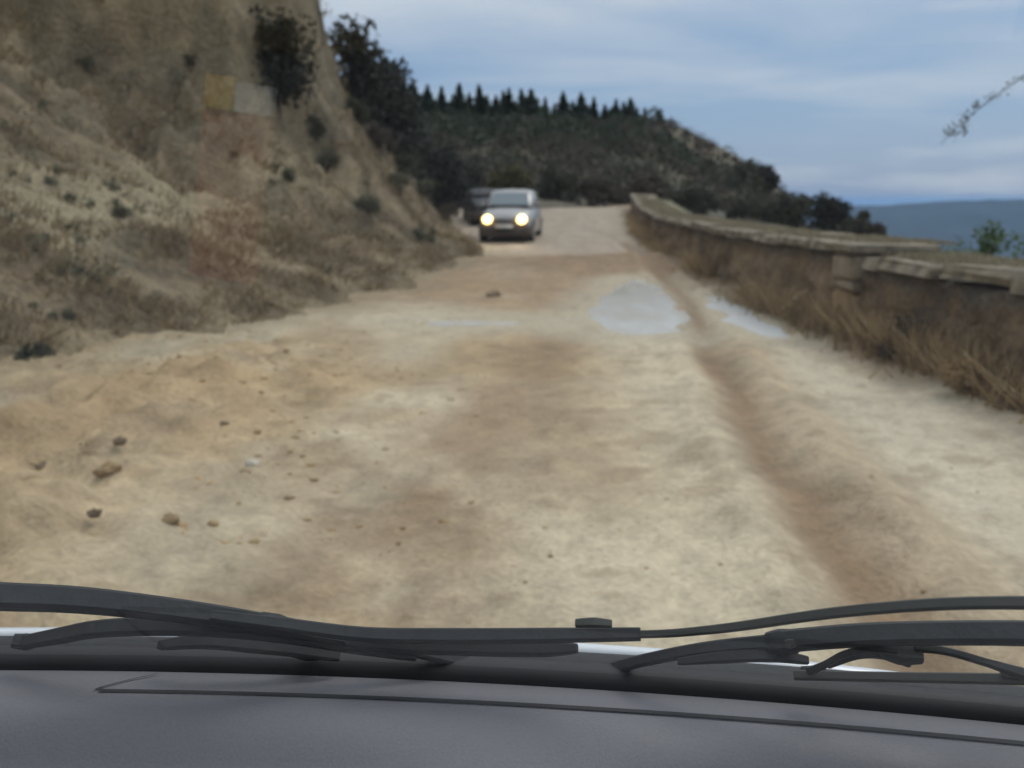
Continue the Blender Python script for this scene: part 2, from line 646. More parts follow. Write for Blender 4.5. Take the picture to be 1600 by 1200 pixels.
# hillside on the left
PN = ([0, 0.5, 1.2, 2.4, 3.4, 5, 8, 14, 30], [0, 0.10, 0.42, 1.00, 1.40, 2.55, 4.9, 9.6, 20])
PF = ([0, 0.35, 0.95, 1.95, 3.2, 3.65, 3.95, 4.8, 8, 20], [0, 0.26, 0.65, 1.8, 3.3, 4.8, 6.6, 8.4, 11, 17])


# heaps of slumped earth along the foot: x, y, radius across, radius along, height
HEAPS = [(-3.55, 8.2, 0.75, 0.45, 0.30), (-2.75, 9.6, 0.50, 0.40, 0.26), (-4.15, 6.9, 0.40, 0.35, 0.24), (-2.5, 10.9, 0.45, 0.5, 0.28),
         (-1.85, 13.2, 0.45, 0.8, 0.25), (-1.3, 16.2, 0.5, 1.0, 0.25), (-4.9, 8.4, 0.5, 0.35, 0.30), (-3.9, 10.6, 0.7, 0.5, 0.35), (-0.85, 19.3, 0.4, 1.0, 0.22)]


def heaps(x, y):
    z = 0.0
    for hx_, hy_, rx, ry, h in HEAPS:
        z = z + h * np.exp(-(((x - hx_) / rx) ** 2 + ((y - hy_) / ry) ** 2))
    return z


def bank_height(x, y):
    s = foot(y) - x
    w = sstep(14.0, 19.5, y)
    w = w * sstep(60, 26, y)
    p = np.interp(s, *PN) * (1 - w) + np.interp(s, *PF) * w
    rough = sstep(0.1, 1.6, s)
    # gullies running downslope
    g = fbm((y + 0.45 * s) * 0.9, s * 0.28, 71, 4) - 0.5
    n = fbm(x * 0.8, y * 0.8, 73, 5) - 0.5
    f = fbm(x * 3.2, y * 3.2, 77, 3) - 0.5
    cl = w * sstep(3.0, 4.0, s) * sstep(12, 5, s)
    rockn = np.abs(fbm(x * 1.2, y * 1.2, 79, 4) - 0.5)
    z = p + rough * (0.45 * g + 0.55 * n + 0.42 * f) * (0.45 + 0.55 * sstep(0.5, 4, s)) + cl * (rockn * 2.6 - 0.5)
    crag = 1 - 2 * np.abs(fbm(x * 0.95 + 3, y * 0.75, 69, 5) - 0.5)
    z = z + sstep(11, 16, y) * sstep(0.8, 2.2, s) * (crag - 0.80) * 1.9 * sstep(9, 5, s)
    hp = heaps(x, y)
    z = z + hp * (0.45 + 1.9 * (fbm(x * 4.5, y * 4.5, 75, 3) - 0.3))
    z = z + roadz(y)
    z = np.where(s < 0.15, z - 0.25 * (0.15 - s), z)
    return z


def bank_colour(x, y, z):
    s = foot(y) - x
    w = sstep(14.0, 19.5, y)
    n = fbm((y + 0.5 * s) * 0.7, s * 0.25, 81, 4)
    n2 = fbm(x * 0.9, y * 0.9, 83, 4)
    n3 = fbm(x * 3, y * 3, 87, 3)
    base = np.array([0.200, 0.148, 0.088])
    nf = fbm((y + 0.5 * s) * 2.6, s * 0.7, 85, 4)
    c = np.tile(base, np.shape(x) + (1,)).reshape(np.shape(x) + (3,))
    c = lerp3(c, np.array([0.29, 0.228, 0.14]), 0.75 * sstep(0.46, 0.66, n2))
    c = lerp3(c, np.array([0.285, 0.225, 0.142]), 0.7 * sstep(0.52, 0.68, nf))
    c = lerp3(c, np.array([0.098, 0.076, 0.049]), 0.7 * sstep(0.47, 0.33, nf))
    c = lerp3(c, np.array([0.085, 0.066, 0.044]), 0.65 * sstep(0.50, 0.68, n))
    c = lerp3(c, np.array([0.125, 0.112, 0.070]), 0.5 * sstep(0.55, 0.7, n3) * sstep(0.5, 2, s))
    bench = np.exp(-((s - 2.9) / 0.9) ** 2) * (1 - w)
    c = lerp3(c, np.array([0.34, 0.285, 0.18]), 0.85 * bench * sstep(0.3, 0.55, n2))
    cl = w * sstep(3.0, 3.7, s)
    c = lerp3(c, np.array([0.215, 0.175, 0.112]), 0.7 * cl)
    c = lerp3(c, np.array([0.07, 0.060, 0.044]), 0.8 * cl * sstep(0.5, 0.68, n3))
    toe = sstep(1.0, 0.2, s)
    c = lerp3(c, np.array([0.25, 0.20, 0.12]), 0.6 * toe * (1 - w))
    c = lerp3(c, np.array([0.145, 0.115, 0.068]), 0.7 * toe * w)
    c = lerp3(c, np.array([0.125, 0.092, 0.056]), 0.7 * sstep(0.06, 0.26, heaps(x, y) * (0.2 + 1.6 * n3)))
    return c * 0.86


ys = np.concatenate([np.arange(-6, 3, 0.35), rows(3, 62, 0.011, 0.06)])
ss = np.concatenate([np.arange(-0.5, 5.2, 0.055), np.arange(5.2, 12, 0.16), np.arange(12, 40, 0.8)])
YY = np.repeat(ys[:, None], len(ss), 1)
XX = foot(ys)[:, None] - ss[None, :]
hs = grid('hillside', XX[:, ::-1], YY, bank_height, bank_colour, M['hill'])


# ------------------------------------------------------------------ hill behind, drop on the right, valley, far mountains
def hill_height(x, y):
    xe = x + 0.275 * (150 - np.minimum(y, 150)) * sstep(-5, 12, x)
    ridge = np.interp(xe, [-80, -20, 0, 20, 28, 37, 45, 48, 56, 75, 120], [20, 13.4, 12.4, 12.4, 13.2, 9.4, 4.2, -1.0, -10, -30, -60])
    base = np.interp(x, [-80, 2, 7, 14, 24, 40, 120], [1.0, 0.75, 0.2, -1.2, -5.0, -13, -45])
    t = sstep(38, 150, y)
    t = 0.45 * np.clip((y - 40) / 110, 0, 1) + 0.55 * t
    z = base * (1 - t) + ridge * t
    z = z - np.maximum(y - 152, 0) * 0.5
    # knoll beyond the wall
    kx = (x - 15.6) / np.where(x > 15.6, 3.0, 6.0)
    ky = (y - 46) / 7.0
    z = z + 1.0 * np.exp(-(kx ** 2 + ky ** 2) ** 1.5)
    z = z + (fbm(x * 0.12, y * 0.12, 91, 4) - 0.5) * 3.0 * sstep(44, 70, y) + (fbm(x * 0.7, y * 0.7, 93, 3) - 0.5) * 0.5
    return z


def hill_colour(x, y, z):
    n = fbm(x * 0.10, y * 0.10, 95, 4)
    n2 = fbm(x * 0.5, y * 0.5, 97, 4)
    c = np.tile(np.array([0.105, 0.09, 0.062]), np.shape(x) + (1,)).reshape(np.shape(x) + (3,))
    c = lerp3(c, np.array([0.17, 0.14, 0.092]), sstep(0.45, 0.65, n2) * sstep(10, 30, x))
    c = lerp3(c, np.array([0.05, 0.055, 0.04]), 0.7 * sstep(0.45, 0.62, n))
    return c


hx = np.linspace(-75, 115, 230)
hy = np.concatenate([np.linspace(36.5, 70, 75), np.linspace(71, 260, 110)])
XX, YY = np.meshgrid(hx, hy)
grid('hill', XX, YY, hill_height, hill_colour, M['backhill'])


# steep slope falling away behind the wall
def drop_height(x, y):
    d = x - wallx(y)
    z = roadz(np.minimum(y, 40)) + 0.45 - 0.05 * d - 0.55 * np.maximum(d - 1.6, 0) + (fbm(x * 0.8, y * 0.8, 101, 4) - 0.5) * 0.5
    return np.where(d > 60, z - (d - 60) * 0.4, z)


def drop_colour(x, y, z):
    n = fbm(x * 0.9, y * 0.9, 103, 4)
    c = np.tile(np.array([0.20, 0.165, 0.10]), np.shape(x) + (1,)).reshape(np.shape(x) + (3,))
    return lerp3(c, np.array([0.10, 0.11, 0.06]), sstep(0.4, 0.65, n))


ys = np.linspace(-8, 41, 150)
ds = np.concatenate([np.arange(0.3, 4, 0.15), np.linspace(4, 160, 50)])
YY = np.repeat(ys[:, None], len(ds), 1)
XX = wallx(ys)[:, None] + ds[None, :]
grid('slope_below_wall', XX, YY, drop_height, drop_colour, M['hill'])

VZ = -400.0
th = np.linspace(0, 2 * math.pi, 97)[:-1]
rad = np.array([10, 300, 800, 1500, 3000, 6000, 12000, 24000, 42000.0])
V = [(0, 0, VZ)]
for r in rad:
    for a in th:
        V.append((r * math.cos(a), r * math.sin(a), VZ))
F = []
n = len(th)
for j in range(n):
    F.append((0, 1 + j, 1 + (j + 1) % n))
for i in range(len(rad) - 1):
    for j in range(n):
        a = 1 + i * n + j
        b = 1 + i * n + (j + 1) % n
        F.append((a, a + n, b + n, b))
vcol = np.tile(np.array([0.10, 0.11, 0.07]), (len(V), 1))
o = mesh('valley_ground', V, F, M['far'], col=vcol)
o['kind'] = 'structure'

XX, YY = np.meshgrid(np.linspace(-9000, 14000, 260), np.linspace(5200, 11000, 60))


def mtn_height(x, y):
    prof = 330 + 90 * (fbm(x * 0.0006, 0 * x, 111, 4) - 0.5) + np.interp(x, [-9000, 2500, 5000, 14000], [-40, 10, 70, 120])
    t = np.exp(-((y - 8000) / 1300.0) ** 2)
    return VZ - 15 + prof * t * (0.75 + 0.5 * fbm(x * 0.0011, y * 0.0011, 113, 4))


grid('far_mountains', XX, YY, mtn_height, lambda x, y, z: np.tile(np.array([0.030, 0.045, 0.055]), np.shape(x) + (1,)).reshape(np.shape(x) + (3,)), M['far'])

# foundation flank so that the mountainside has no open edge seen from the side
V, F = [], []
seg = [(-80, -8, -400), (170, -8, -400), (300, 300, -400), (-80, 300, -400)]


# ------------------------------------------------------------------ foliage generators
def leaf_cloud(n, centres, radii, size, flat=0.0, squash=1.0, seed=0, up=0.0):
    """n leaf-sized quads scattered around clump centres"""
    g = np.random.default_rng(seed)
    k = g.integers(0, len(centres), n)
    c = np.asarray(centres)[k]
    r = np.asarray(radii)[k]
    d = g.normal(size=(n, 3))
    d /= np.linalg.norm(d, axis=1, keepdims=True) + 1e-9
    rr = g.random(n) ** 0.45
    p = c + d * (r * rr)[:, None] * np.array([1, 1, squash])
    a = g.normal(size=(n, 3))
    a[:, 2] = a[:, 2] * (1 - flat) + up * np.abs(g.normal(size=n))
    a /= np.linalg.norm(a, axis=1, keepdims=True) + 1e-9
    b = np.cross(a, g.normal(size=(n, 3)))
    b /= np.linalg.norm(b, axis=1, keepdims=True) + 1e-9
    s = size * (0.6 + 0.8 * g.random(n))
    a = a * s[:, None]
    b = b * (s * 0.5)[:, None]
    V = np.stack([p - a, p - b * 0.9, p + a, p + b * 0.9], 1).reshape(-1, 3)
    F = np.arange(4 * n).reshape(n, 4)
    return V, F


def tube(P, Rr, k=7):
    V, F = [], []
    P = [Vector(p) for p in P]
    for i, p in enumerate(P):
        t = (P[min(i + 1, len(P) - 1)] - P[max(i - 1, 0)]).normalized()
        u = t.orthogonal().normalized()
        w = t.cross(u)
        for j in range(k):
            a = 2 * math.pi * j / k
            V.append(p + (u * math.cos(a) + w * math.sin(a)) * Rr[i])
    for i in range(len(P) - 1):
        for j in range(k):
            F.append((i * k + j, i * k + (j + 1) % k, (i + 1) * k + (j + 1) % k, (i + 1) * k + j))
    F.append(tuple(range(k))[::-1])
    F.append(tuple((len(P) - 1) * k + j for j in range(k)))
    return V, F


def merge(parts):
    V, F = [], []
    for v, f in parts:
        o = len(V)
        V += [tuple(p) for p in v]
        F += [tuple(i + o for i in q) for q in f]
    return V, F


def wood(h, r, n_limb, spread, seed):
    g = random.Random(seed)
    parts = [tube([(0, 0, -0.3), (g.uniform(-.03, .03) * h, g.uniform(-.03, .03) * h, h * 0.35), (g.uniform(-.05, .05) * h, g.uniform(-.05, .05) * h, h * 0.85)], [r, r * 0.75, r * 0.25])]
    tips = []
    for k in range(n_limb):
        a = k * 2.4 + g.uniform(-.4, .4)
        z0 = h * g.uniform(0.15, 0.55)
        e = Vector((math.cos(a) * spread * g.uniform(.5, .9), math.sin(a) * spread * g.uniform(.5, .9), z0 + h * g.uniform(0.15, 0.35)))
        parts.append(tube([(0, 0, z0), (e.x * .5, e.y * .5, z0 + (e.z - z0) * .4), tuple(e)], [r * .45, r * .3, r * .1], 5))
        tips.append(e)
    return merge(parts), tips


def bush(name, loc, w, h, mat, label=None, cat='bush', group=None, n=900, leaf=0.06, seed=0, lobes=9, depth=None, trunk=True, crown='crown'):
    root = empty(name, loc)
    if label:
        tag(root, label, cat, group)
    g = random.Random(seed)
    depth = depth or w
    cs, rs = [], []
    for k in range(lobes):
        a = g.uniform(0, 6.28)
        q = g.uniform(0.1, 0.75)
        z = g.uniform(0.22, 0.82)
        taper = 1.0 - 0.55 * max(0, z - 0.45)
        cs.append((math.cos(a) * q * w / 2 * taper, math.sin(a) * q * depth / 2 * taper, z * h))
        rs.append(g.uniform(0.18, 0.34) * min(w, h))
    V, F = leaf_cloud(n, cs, rs, leaf, seed=seed)
    V[:, 2] = np.maximum(V[:, 2], 0.0)
    mesh(crown, V, F, mat, root, smooth=False)
    (V, F), _ = wood(h * 0.8, max(0.015, 0.035 * h), 5, w * 0.4, seed)
    mesh('trunk' if cat == 'tree' else 'stem', V, F, M['bark'], root)
    return root


def pine(name, loc, h, seed, label, group):
    root = empty(name, loc, seed * 1.3)
    tag(root, label, 'tree', group)
    g = np.random.default_rng(seed)
    wide = 0.42 + 0.38 * g.random()
    ex = 0.95 + 0.35 * g.random()
    skew = g.normal(size=2) * 0.05 * h
    n = int(3600)
    t = g.random(n)
    z = h * (0.14 + 0.86 * t)
    tier = 0.78 + 0.22 * np.cos(t * 34 + seed)
    rmax = h * wide * (1 - t) ** ex * tier + 0.04
    a = g.random(n) * 6.283
    lob = 0.8 + 0.25 * np.sin(a * 3 + seed) + 0.12 * np.sin(a * 5 + t * 9)
    r = rmax * np.sqrt(g.random(n)) * lob
    p = np.stack([r * np.cos(a) + skew[0] * (1 - t), r * np.sin(a) + skew[1] * (1 - t), z - 0.22 * r], -1)
    out = np.stack([np.cos(a), np.sin(a), -0.25 + 0.5 * g.random(n)], -1)
    side = np.stack([-np.sin(a), np.cos(a), 0.5 * g.normal(size=n)], -1)
    s = h * 0.055 * (1.15 - 0.7 * t) * (0.6 + 0.8 * g.random(n))
    A = out * s[:, None]
    B = side * (s * 0.45)[:, None]
    V = np.stack([p - A, p - B, p + A, p + B], 1).reshape(-1, 3)
    mesh('crown', V, np.arange(4 * n).reshape(n, 4), M['pine'], root, smooth=False)
    V, F = tube([(0, 0, -0.8), (0, 0, h * 0.5), (0, 0, h * 0.97)], [h * 0.022, h * 0.014, h * 0.003], 6)
    mesh('trunk', V, F, M['bark'], root)
    return root


def ground_at(u, v, y):
    """point on the sight line through photograph position (u, v) at depth y"""
    f = 1333.333
    cx, cy = (u - 800) / f, (600 - v) / f
    d = Vector((cx, math.cos(PITCH) + math.sin(PITCH) * cy, -math.sin(PITCH) + math.cos(PITCH) * cy))
    return EYE + d * (y / d.y)


def bank_hit(u, v):
    """where that sight line meets the hillside"""
    f = 1333.333
    cx, cy = (u - 800) / f, (600 - v) / f
    d = np.array([cx, math.cos(PITCH) + math.sin(PITCH) * cy, -math.sin(PITCH) + math.cos(PITCH) * cy])
    t = np.arange(3, 60, 0.03)
    P = np.array([0, 0, 1.3]) + t[:, None] * d
    zb = bank_height(P[:, 0], P[:, 1])
    ok = np.where((P[:, 2] < zb) & (P[:, 0] < foot(P[:, 1])))[0]
    return Vector(P[ok[0]]) if len(ok) else None


def drop_to(zf, x, y):
    return float(zf(np.array([x]), np.array([y]))[0])


# ------------------------------------------------------------------ parapet wall on the right
def wall_piece(name, label, y0, y1, h0, h1, seed):
    root = empty(name, (float(wallx(y0)), y0, 0))
    tag(root, label, 'wall', 'parapet wall along the drop')
    o0 = Vector(root.location)
    thick = 0.85
    ny = int((y1 - y0) / 0.07)
    prof = []          # (offset from the face, height 0..1)
    nz = 18
    for k in range(nz):
        prof.append((0.0, k / (nz - 1)))
    for k in range(1, 5):
        prof.append((thick * k / 4, 1.0))
    for k in range(1, 8):
        prof.append((thick, 1.0 - k / 7))
    V = []
    W = []
    for i in range(ny + 1):
        y = y0 + (y1 - y0) * i / ny
        bz = float(roadz(y)) - 0.15
        h = h0 + (h1 - h0) * i / ny
        x0 = float(wallx(y))
        for (ox, q) in prof:
            V.append((x0 + ox, y, bz + q * (h + 0.15)))
            W.append((ox, q))
    V = np.array(V)
    W = np.array(W)
    rel = (fbm(V[:, 1] * 2.6, V[:, 2] * 3.4, seed, 3) - 0.5)
    course = np.abs(np.sin(V[:, 2] * 12 + 2.0 * vnoise(V[:, 1] * 1.6, V[:, 2] * 0 + 3, seed + 3)))
    face = (W[:, 0] == 0)
    bx = 0.20 * rel + 0.025 * course + 0.10 * (fbm(V[:, 1] * 0.8, V[:, 2] * 0.9, seed + 7, 2) - 0.5) - 0.10 * (1 - W[:, 1])
    V[:, 0] += np.where(face, bx, -0.10 * rel)
    V[:, 2] += np.where(W[:, 1] == 1, 0.06 * (fbm(V[:, 0] * 2, V[:, 1] * 2, seed + 9, 3) - 0.5) - 0.02, 0)
    n_ = len(prof)
    F = []
    for i in range(ny):
        for k in range(n_ - 1):
            a = i * n_ + k
            F.append((a, a + n_, a + n_ + 1, a + 1))
    F.append(tuple(range(n_)))
    F.append(tuple(ny * n_ + k for k in range(n_))[::-1])
    nn = fbm(V[:, 1] * 1.3, V[:, 2] * 2.0, seed + 11, 4)
    n2 = fbm(V[:, 1] * 5, V[:, 2] * 5, seed + 13, 3)
    st = fbm(V[:, 1] * 4.5, V[:, 2] * 0.7, seed + 15, 3)
    c = np.tile(np.array([0.17, 0.118, 0.070]), (len(V), 1))
    c = lerp3(c, np.array([0.27, 0.19, 0.11]), 0.6 * sstep(0.5, 0.68, n2))
    c = lerp3(c, np.array([0.085, 0.062, 0.040]), 0.75 * sstep(0.48, 0.66, nn))
    c = lerp3(c, np.array([0.22, 0.145, 0.075]), 0.6 * sstep(0.52, 0.66, st))
    c = lerp3(c, np.array([0.085, 0.075, 0.06]), 0.75 * sstep(0.80, 0.93, W[:, 1] + 0.15 * (n2 - 0.5)) * (W[:, 0] == 0))  # face turns darker in a band below the coping
    V -= np.array(o0)
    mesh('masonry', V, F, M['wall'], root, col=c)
    # coping stones
    y = y0 + 0.02
    g = random.Random(seed)
    while y < y1 - 0.2:
        ln = min(g.uniform(0.75, 1.15), y1 - y - 0.02)
        t = (y - y0) / (y1 - y0)
        tm = (y + ln / 2 - y0) / (y1 - y0)
        bz = float(roadz(y + ln / 2)) + h0 + (h1 - h0) * tm
        x0 = float(wallx(y + ln / 2))
        ang = math.atan2(float(wallx(y + ln) - wallx(y)), ln)
        tilt = math.atan2(float(roadz(y + ln) - roadz(y)) + (h1 - h0) * ln / (y1 - y0), ln)
        bm = bmesh.new()
        bmesh.ops.create_cube(bm, size=1)
        bmesh.ops.scale(bm, vec=(thick + 0.08 + g.uniform(-.05, .05), ln - g.uniform(0.02, 0.06), 0.095), verts=bm.verts)
        bmesh.ops.bevel(bm, geom=bm.edges[:], offset=0.02, segments=1, affect='EDGES')
        for v in bm.verts:
            v.co += Vector((g.uniform(-.03, .03), g.uniform(-.015, .015), g.uniform(-.022, .022)))
        me = bpy.data.meshes.new('coping_stone')
        bm.to_mesh(me)
        bm.free()
        me.materials.append(M['coping'])
        c_ = share('coping_stone', me, root, Vector((x0 + thick / 2 - 0.03, y + ln / 2, bz + 0.038 + g.uniform(-.016, .016))) - o0,
                   (tilt, g.uniform(-.05, .05), -ang + g.uniform(-.04, .04)))
        y += ln
    return root


wall_piece('parapet_wall', 'long brown stone parapet wall running from the square pier to the bend', 8.35, 38.0, 0.80, 0.62, 201)
wall_piece('parapet_wall', 'near brown stone parapet wall with a dark band along its top, right edge of the photo', -4.0, 7.75, 0.72, 0.72, 231)

# pier between the two stretches
pr = empty('wall_pier', (3.16, 8.05, 0))
tag(pr, 'square stone pier with pale blocks between the two lengths of parapet wall', 'pier')
g = random.Random(5)
for k, (z0, z1, w, mt) in enumerate([(-0.12, 0.46, 0.46, 'pier'), (0.475, 0.56, 0.52, 'pier_pale'), (0.575, 0.80, 0.50, 'pier_pale'), (0.815, 0.90, 0.58, 'coping')]):
    bm = bmesh.new()
    bmesh.ops.create_cube(bm, size=1)
    bmesh.ops.scale(bm, vec=(w + 0.25, w, z1 - z0), verts=bm.verts)
    bmesh.ops.bevel(bm, geom=bm.edges[:], offset=0.025, segments=2, affect='EDGES')
    for v in bm.verts:
        v.co += Vector((g.uniform(-.012, .012), g.uniform(-.012, .012), g.uniform(-.006, .006)))
    me = bpy.data.meshes.new('block')
    bm.to_mesh(me)
    bm.free()
    me.materials.append(M[mt])
    share('block', me, pr, (0.30, 0, (z0 + z1) / 2), (0, 0, g.uniform(-.02, .02)))

# ------------------------------------------------------------------ stones and clods on the road
def rock_mesh(name, seed, mat, rough=0.25):
    bm = bmesh.new()
    bmesh.ops.create_icosphere(bm, subdivisions=2, radius=1)
    g = random.Random(seed)
    ph = [g.uniform(0, 6) for _ in range(6)]
    for v in bm.verts:
        p = v.co
        k = 1 + rough * (math.sin(p.x * 3 + ph[0]) * math.sin(p.y * 3.4 + ph[1]) + 0.6 * math.sin(p.z * 5 + ph[2]) * math.sin(p.x * 5 + ph[3])) + g.uniform(-.07, .07)
        v.co = p * k
    me = bpy.data.meshes.new(name)
    bm.to_mesh(me)
    bm.free()
    me.materials.append(mat)
    return me


rk = [rock_mesh('stone', s, M['rock']) for s in (1, 2)]
ck = [rock_mesh('clod', s, M['clod'], 0.32) for s in (3, 4)]
dk = [rock_mesh('dark_clod', s, M['darkclod'], 0.32) for s in (5, 6)]


def on_road(u, v):
    y = 6.0
    for _ in range(30):
        p = ground_at(u, v, y)
        f = 1333.333
        cx, cy = (u - 800) / f, (600 - v) / f
        d = Vector((cx, math.cos(PITCH) + math.sin(PITCH) * cy, -math.sin(PITCH) + math.cos(PITCH) * cy))
        z = drop_to(road_height, p.x, p.y)
        z = max(z, drop_to(bank_height, p.x, p.y)) if p.x < float(foot(p.y)) else z
        y = (z - 1.3) / d.z * d.y
    return Vector(ground_at(u, v, y))


singles = [
    (395, 727, rk[0], 0.055, 'stone', 'palest stone, alone in the ochre mud left of the wheel track', 'stone'),
    (66, 730, dk[0], 0.050, 'mud_clod', 'dark round clod near the left edge of the photo, above two orange clods', 'clod'),
    (45, 757, ck[0], 0.065, 'mud_clod', 'orange clod nearest the left edge of the road surface', 'clod'),
    (170, 738, ck[1], 0.080, 'mud_clod', 'flat orange clod right of the dark round clod', 'clod'),
    (188, 692, dk[1], 0.052, 'mud_clod', 'dark clod up the mud flow above the flat orange clod', 'clod'),
    (350, 664, dk[0], 0.042, 'mud_clod', 'small dark clod at the middle of the ochre mud flow', 'clod'),
    (148, 805, dk[1], 0.045, 'mud_clod', 'dark clod low on the left, below the orange clods', 'clod'),
    (265, 815, ck[0], 0.060, 'mud_clod', 'brown clod at the lower edge of the mud flow on the left', 'clod'),
    (770, 463, dk[0], 0.16, 'mud_clod', 'large brown clod on the road just above the thin puddle', 'clod'),
]
for u, v, me, r, nm, lab, cat in singles:
    p = on_road(u, v)
    o = share(nm, me, None, (p.x, p.y, p.z + r * 0.15), (0, 0, random.uniform(0, 6)), (r * 0.7, r * .55, r * 0.36))
    tag(o, lab, cat)

# crumbly small lumps nobody could count
base = np.array([v.co[:] for v in rock_mesh('tmp', 8, M['clod'], 0.3).vertices])
bm = bmesh.new()
bmesh.ops.create_icosphere(bm, subdivisions=1, radius=1)
bv = np.array([v.co[:] for v in bm.verts])
bf = np.array([[v.index for v in f.verts] for f in bm.faces])
bm.free()


def scatter_lumps(name, pts, sizes, mat, label, seed):
    g = np.random.default_rng(seed)
    n = len(pts)
    V = bv[None] * (1 + 0.35 * g.normal(size=(n, len(bv), 1)).clip(-1, 1))
    V = V * sizes[:, None, None] * np.array([1.2, 1.0, 0.65])
    V = V + pts[:, None, :]
    F = bf[None] + (np.arange(n) * len(bv))[:, None, None]
    o = mesh(name, V.reshape(-1, 3), F.reshape(-1, 3), mat, smooth=True)
    tag(o, label, None, None, 'stuff')
    o['category'] = 'mud'
    return o


g = np.random.default_rng(3)
px = g.uniform(-4.4, 0.3, 2600)
py = g.uniform(3.0, 9.2, 2600)
keep = (px > foot(py) - 0.3) & (g.random(2600) < sstep(0.6, -1.4, px) * (0.15 + sstep(0.42, 0.6, fbm(px * 1.1, py * 1.1, 141, 3))))
px, py = px[keep], py[keep]
sz = 0.005 + 0.019 * g.random(len(px)) ** 4
pz = road_height(px, py)
scatter_lumps('mud_crumbs', np.stack([px, py, pz - sz * 0.15], -1), sz, M['clod'], 'ochre crumbs of dried mud over the left of the road', 5)
px = g.uniform(-1.2, 2.6, 900)
py = g.uniform(2.4, 8, 900)
keep = g.random(900) < 0.5 * sstep(0.5, 0.62, fbm(px * 1.5, py * 1.5, 143, 3)) * 0.8
px, py = px[keep], py[keep]
sz = 0.003 + 0.009 * g.random(len(px)) ** 3
pz = road_height(px, py)
scatter_lumps('gravel', np.stack([px, py, pz], -1), sz, M['clod'], 'brown scattered grit in the middle of the road', 6)

# ------------------------------------------------------------------ vegetation on the hillside
# dry grass tufts (one uncountable mass)
g = np.random.default_rng(17)
N = 60000
ty = g.uniform(4, 30, N)
ts = g.uniform(0.2, 12, N)
tx = foot(ty) - ts
dens = sstep(0.36, 0.66, fbm((ty + 0.5 * ts) * 1.3, ts * 0.6, 151, 5)) * sstep(0.2, 1.2, ts)
keep = g.random(N) < dens * 0.8
tx, ty, ts = tx[keep], ty[keep], ts[keep]
tz = bank_height(tx, ty)
n = len(tx)
B = 6
base = np.repeat(np.stack([tx, ty, tz - 0.03], -1), B, 0) + g.normal(size=(n * B, 3)) * np.array([0.10, 0.10, 0])
h = np.repeat(0.05 + 0.13 * g.random(n) ** 2, B) * (0.6 + 0.6 * g.random(n * B))
lean = g.normal(size=(n * B, 2)) * 0.45 + np.array([0.35, 0.0])
tip = base + np.stack([lean[:, 0] * h, lean[:, 1] * h, h], -1)
wd = g.normal(size=(n * B, 3)) * np.array([1, 1, 0.1])
wd /= np.linalg.norm(wd, axis=1, keepdims=True)
wd *= (0.010 + 0.012 * g.random(n * B))[:, None]
V = np.stack([base - wd, base + wd, tip], 1).reshape(-1, 3)
o = mesh('dry_grass', V, np.arange(len(V)).reshape(-1, 3), M['drygrass'], smooth=False)
tag(o, 'dry straw-coloured grass over the left hillside', 'grass', None, 'stuff')

# rank brown grass on the slumped heaps
hp_pts = []
for hx_, hy_, rx, ry, h_ in HEAPS:
    m_ = int(150 * rx * ry / 0.2)
    a_ = g.normal(size=(m_, 2)) * 0.62
    hp_pts.append(np.stack([hx_ + a_[:, 0] * rx, hy_ + a_[:, 1] * ry], -1))
hp_pts = np.concatenate(hp_pts)
hp_pts = hp_pts[hp_pts[:, 0] < foot(hp_pts[:, 1]) + 0.1]
hz_ = np.maximum(bank_height(hp_pts[:, 0], hp_pts[:, 1]), road_height(hp_pts[:, 0], hp_pts[:, 1]))
m_ = len(hp_pts) * 5
base = np.repeat(np.stack([hp_pts[:, 0], hp_pts[:, 1], hz_ - 0.02], -1), 5, 0) + g.normal(size=(m_, 3)) * np.array([0.05, 0.05, 0])
h = 0.05 + 0.13 * g.random(m_) ** 1.5
lean = g.normal(size=(m_, 2)) * 0.7
tip = base + np.stack([lean[:, 0] * h, lean[:, 1] * h, h], -1)
wd = g.normal(size=(m_, 3)) * np.array([1, 1, 0.1])
wd /= np.linalg.norm(wd, axis=1, keepdims=True)
wd *= (0.008 + 0.008 * g.random(m_))[:, None]
V = np.stack([base - wd, base + wd, tip], 1).reshape(-1, 3)
o = mesh('brown_grass', V, np.arange(len(V)).reshape(-1, 3), M['drygrass'], smooth=False)
tag(o, 'rank brown grass on the slumped heaps along the foot of the left bank', 'grass', None, 'stuff')

# low weeds mass
N = 2600
ty = g.uniform(5, 26, N)
ts = g.uniform(0.5, 9, N)
tx = foot(ty) - ts
dens = sstep(0.52, 0.66, fbm(tx * 0.7, ty * 0.7, 157, 4))
keep = (g.random(N) < dens * 0.45)
tx, ty = tx[keep], ty[keep]
tz = bank_height(tx, ty)
V, F = leaf_cloud(len(tx) * 26, np.stack([tx, ty, tz + 0.06], -1), 0.08 + 0.14 * g.random(len(tx)) ** 2, 0.035, seed=23, squash=0.7)
o = mesh('low_weeds', V, F, M['greygreen'], smooth=False)
tag(o, 'grey-green low weeds dotted over the left hillside', 'weeds', None, 'stuff')

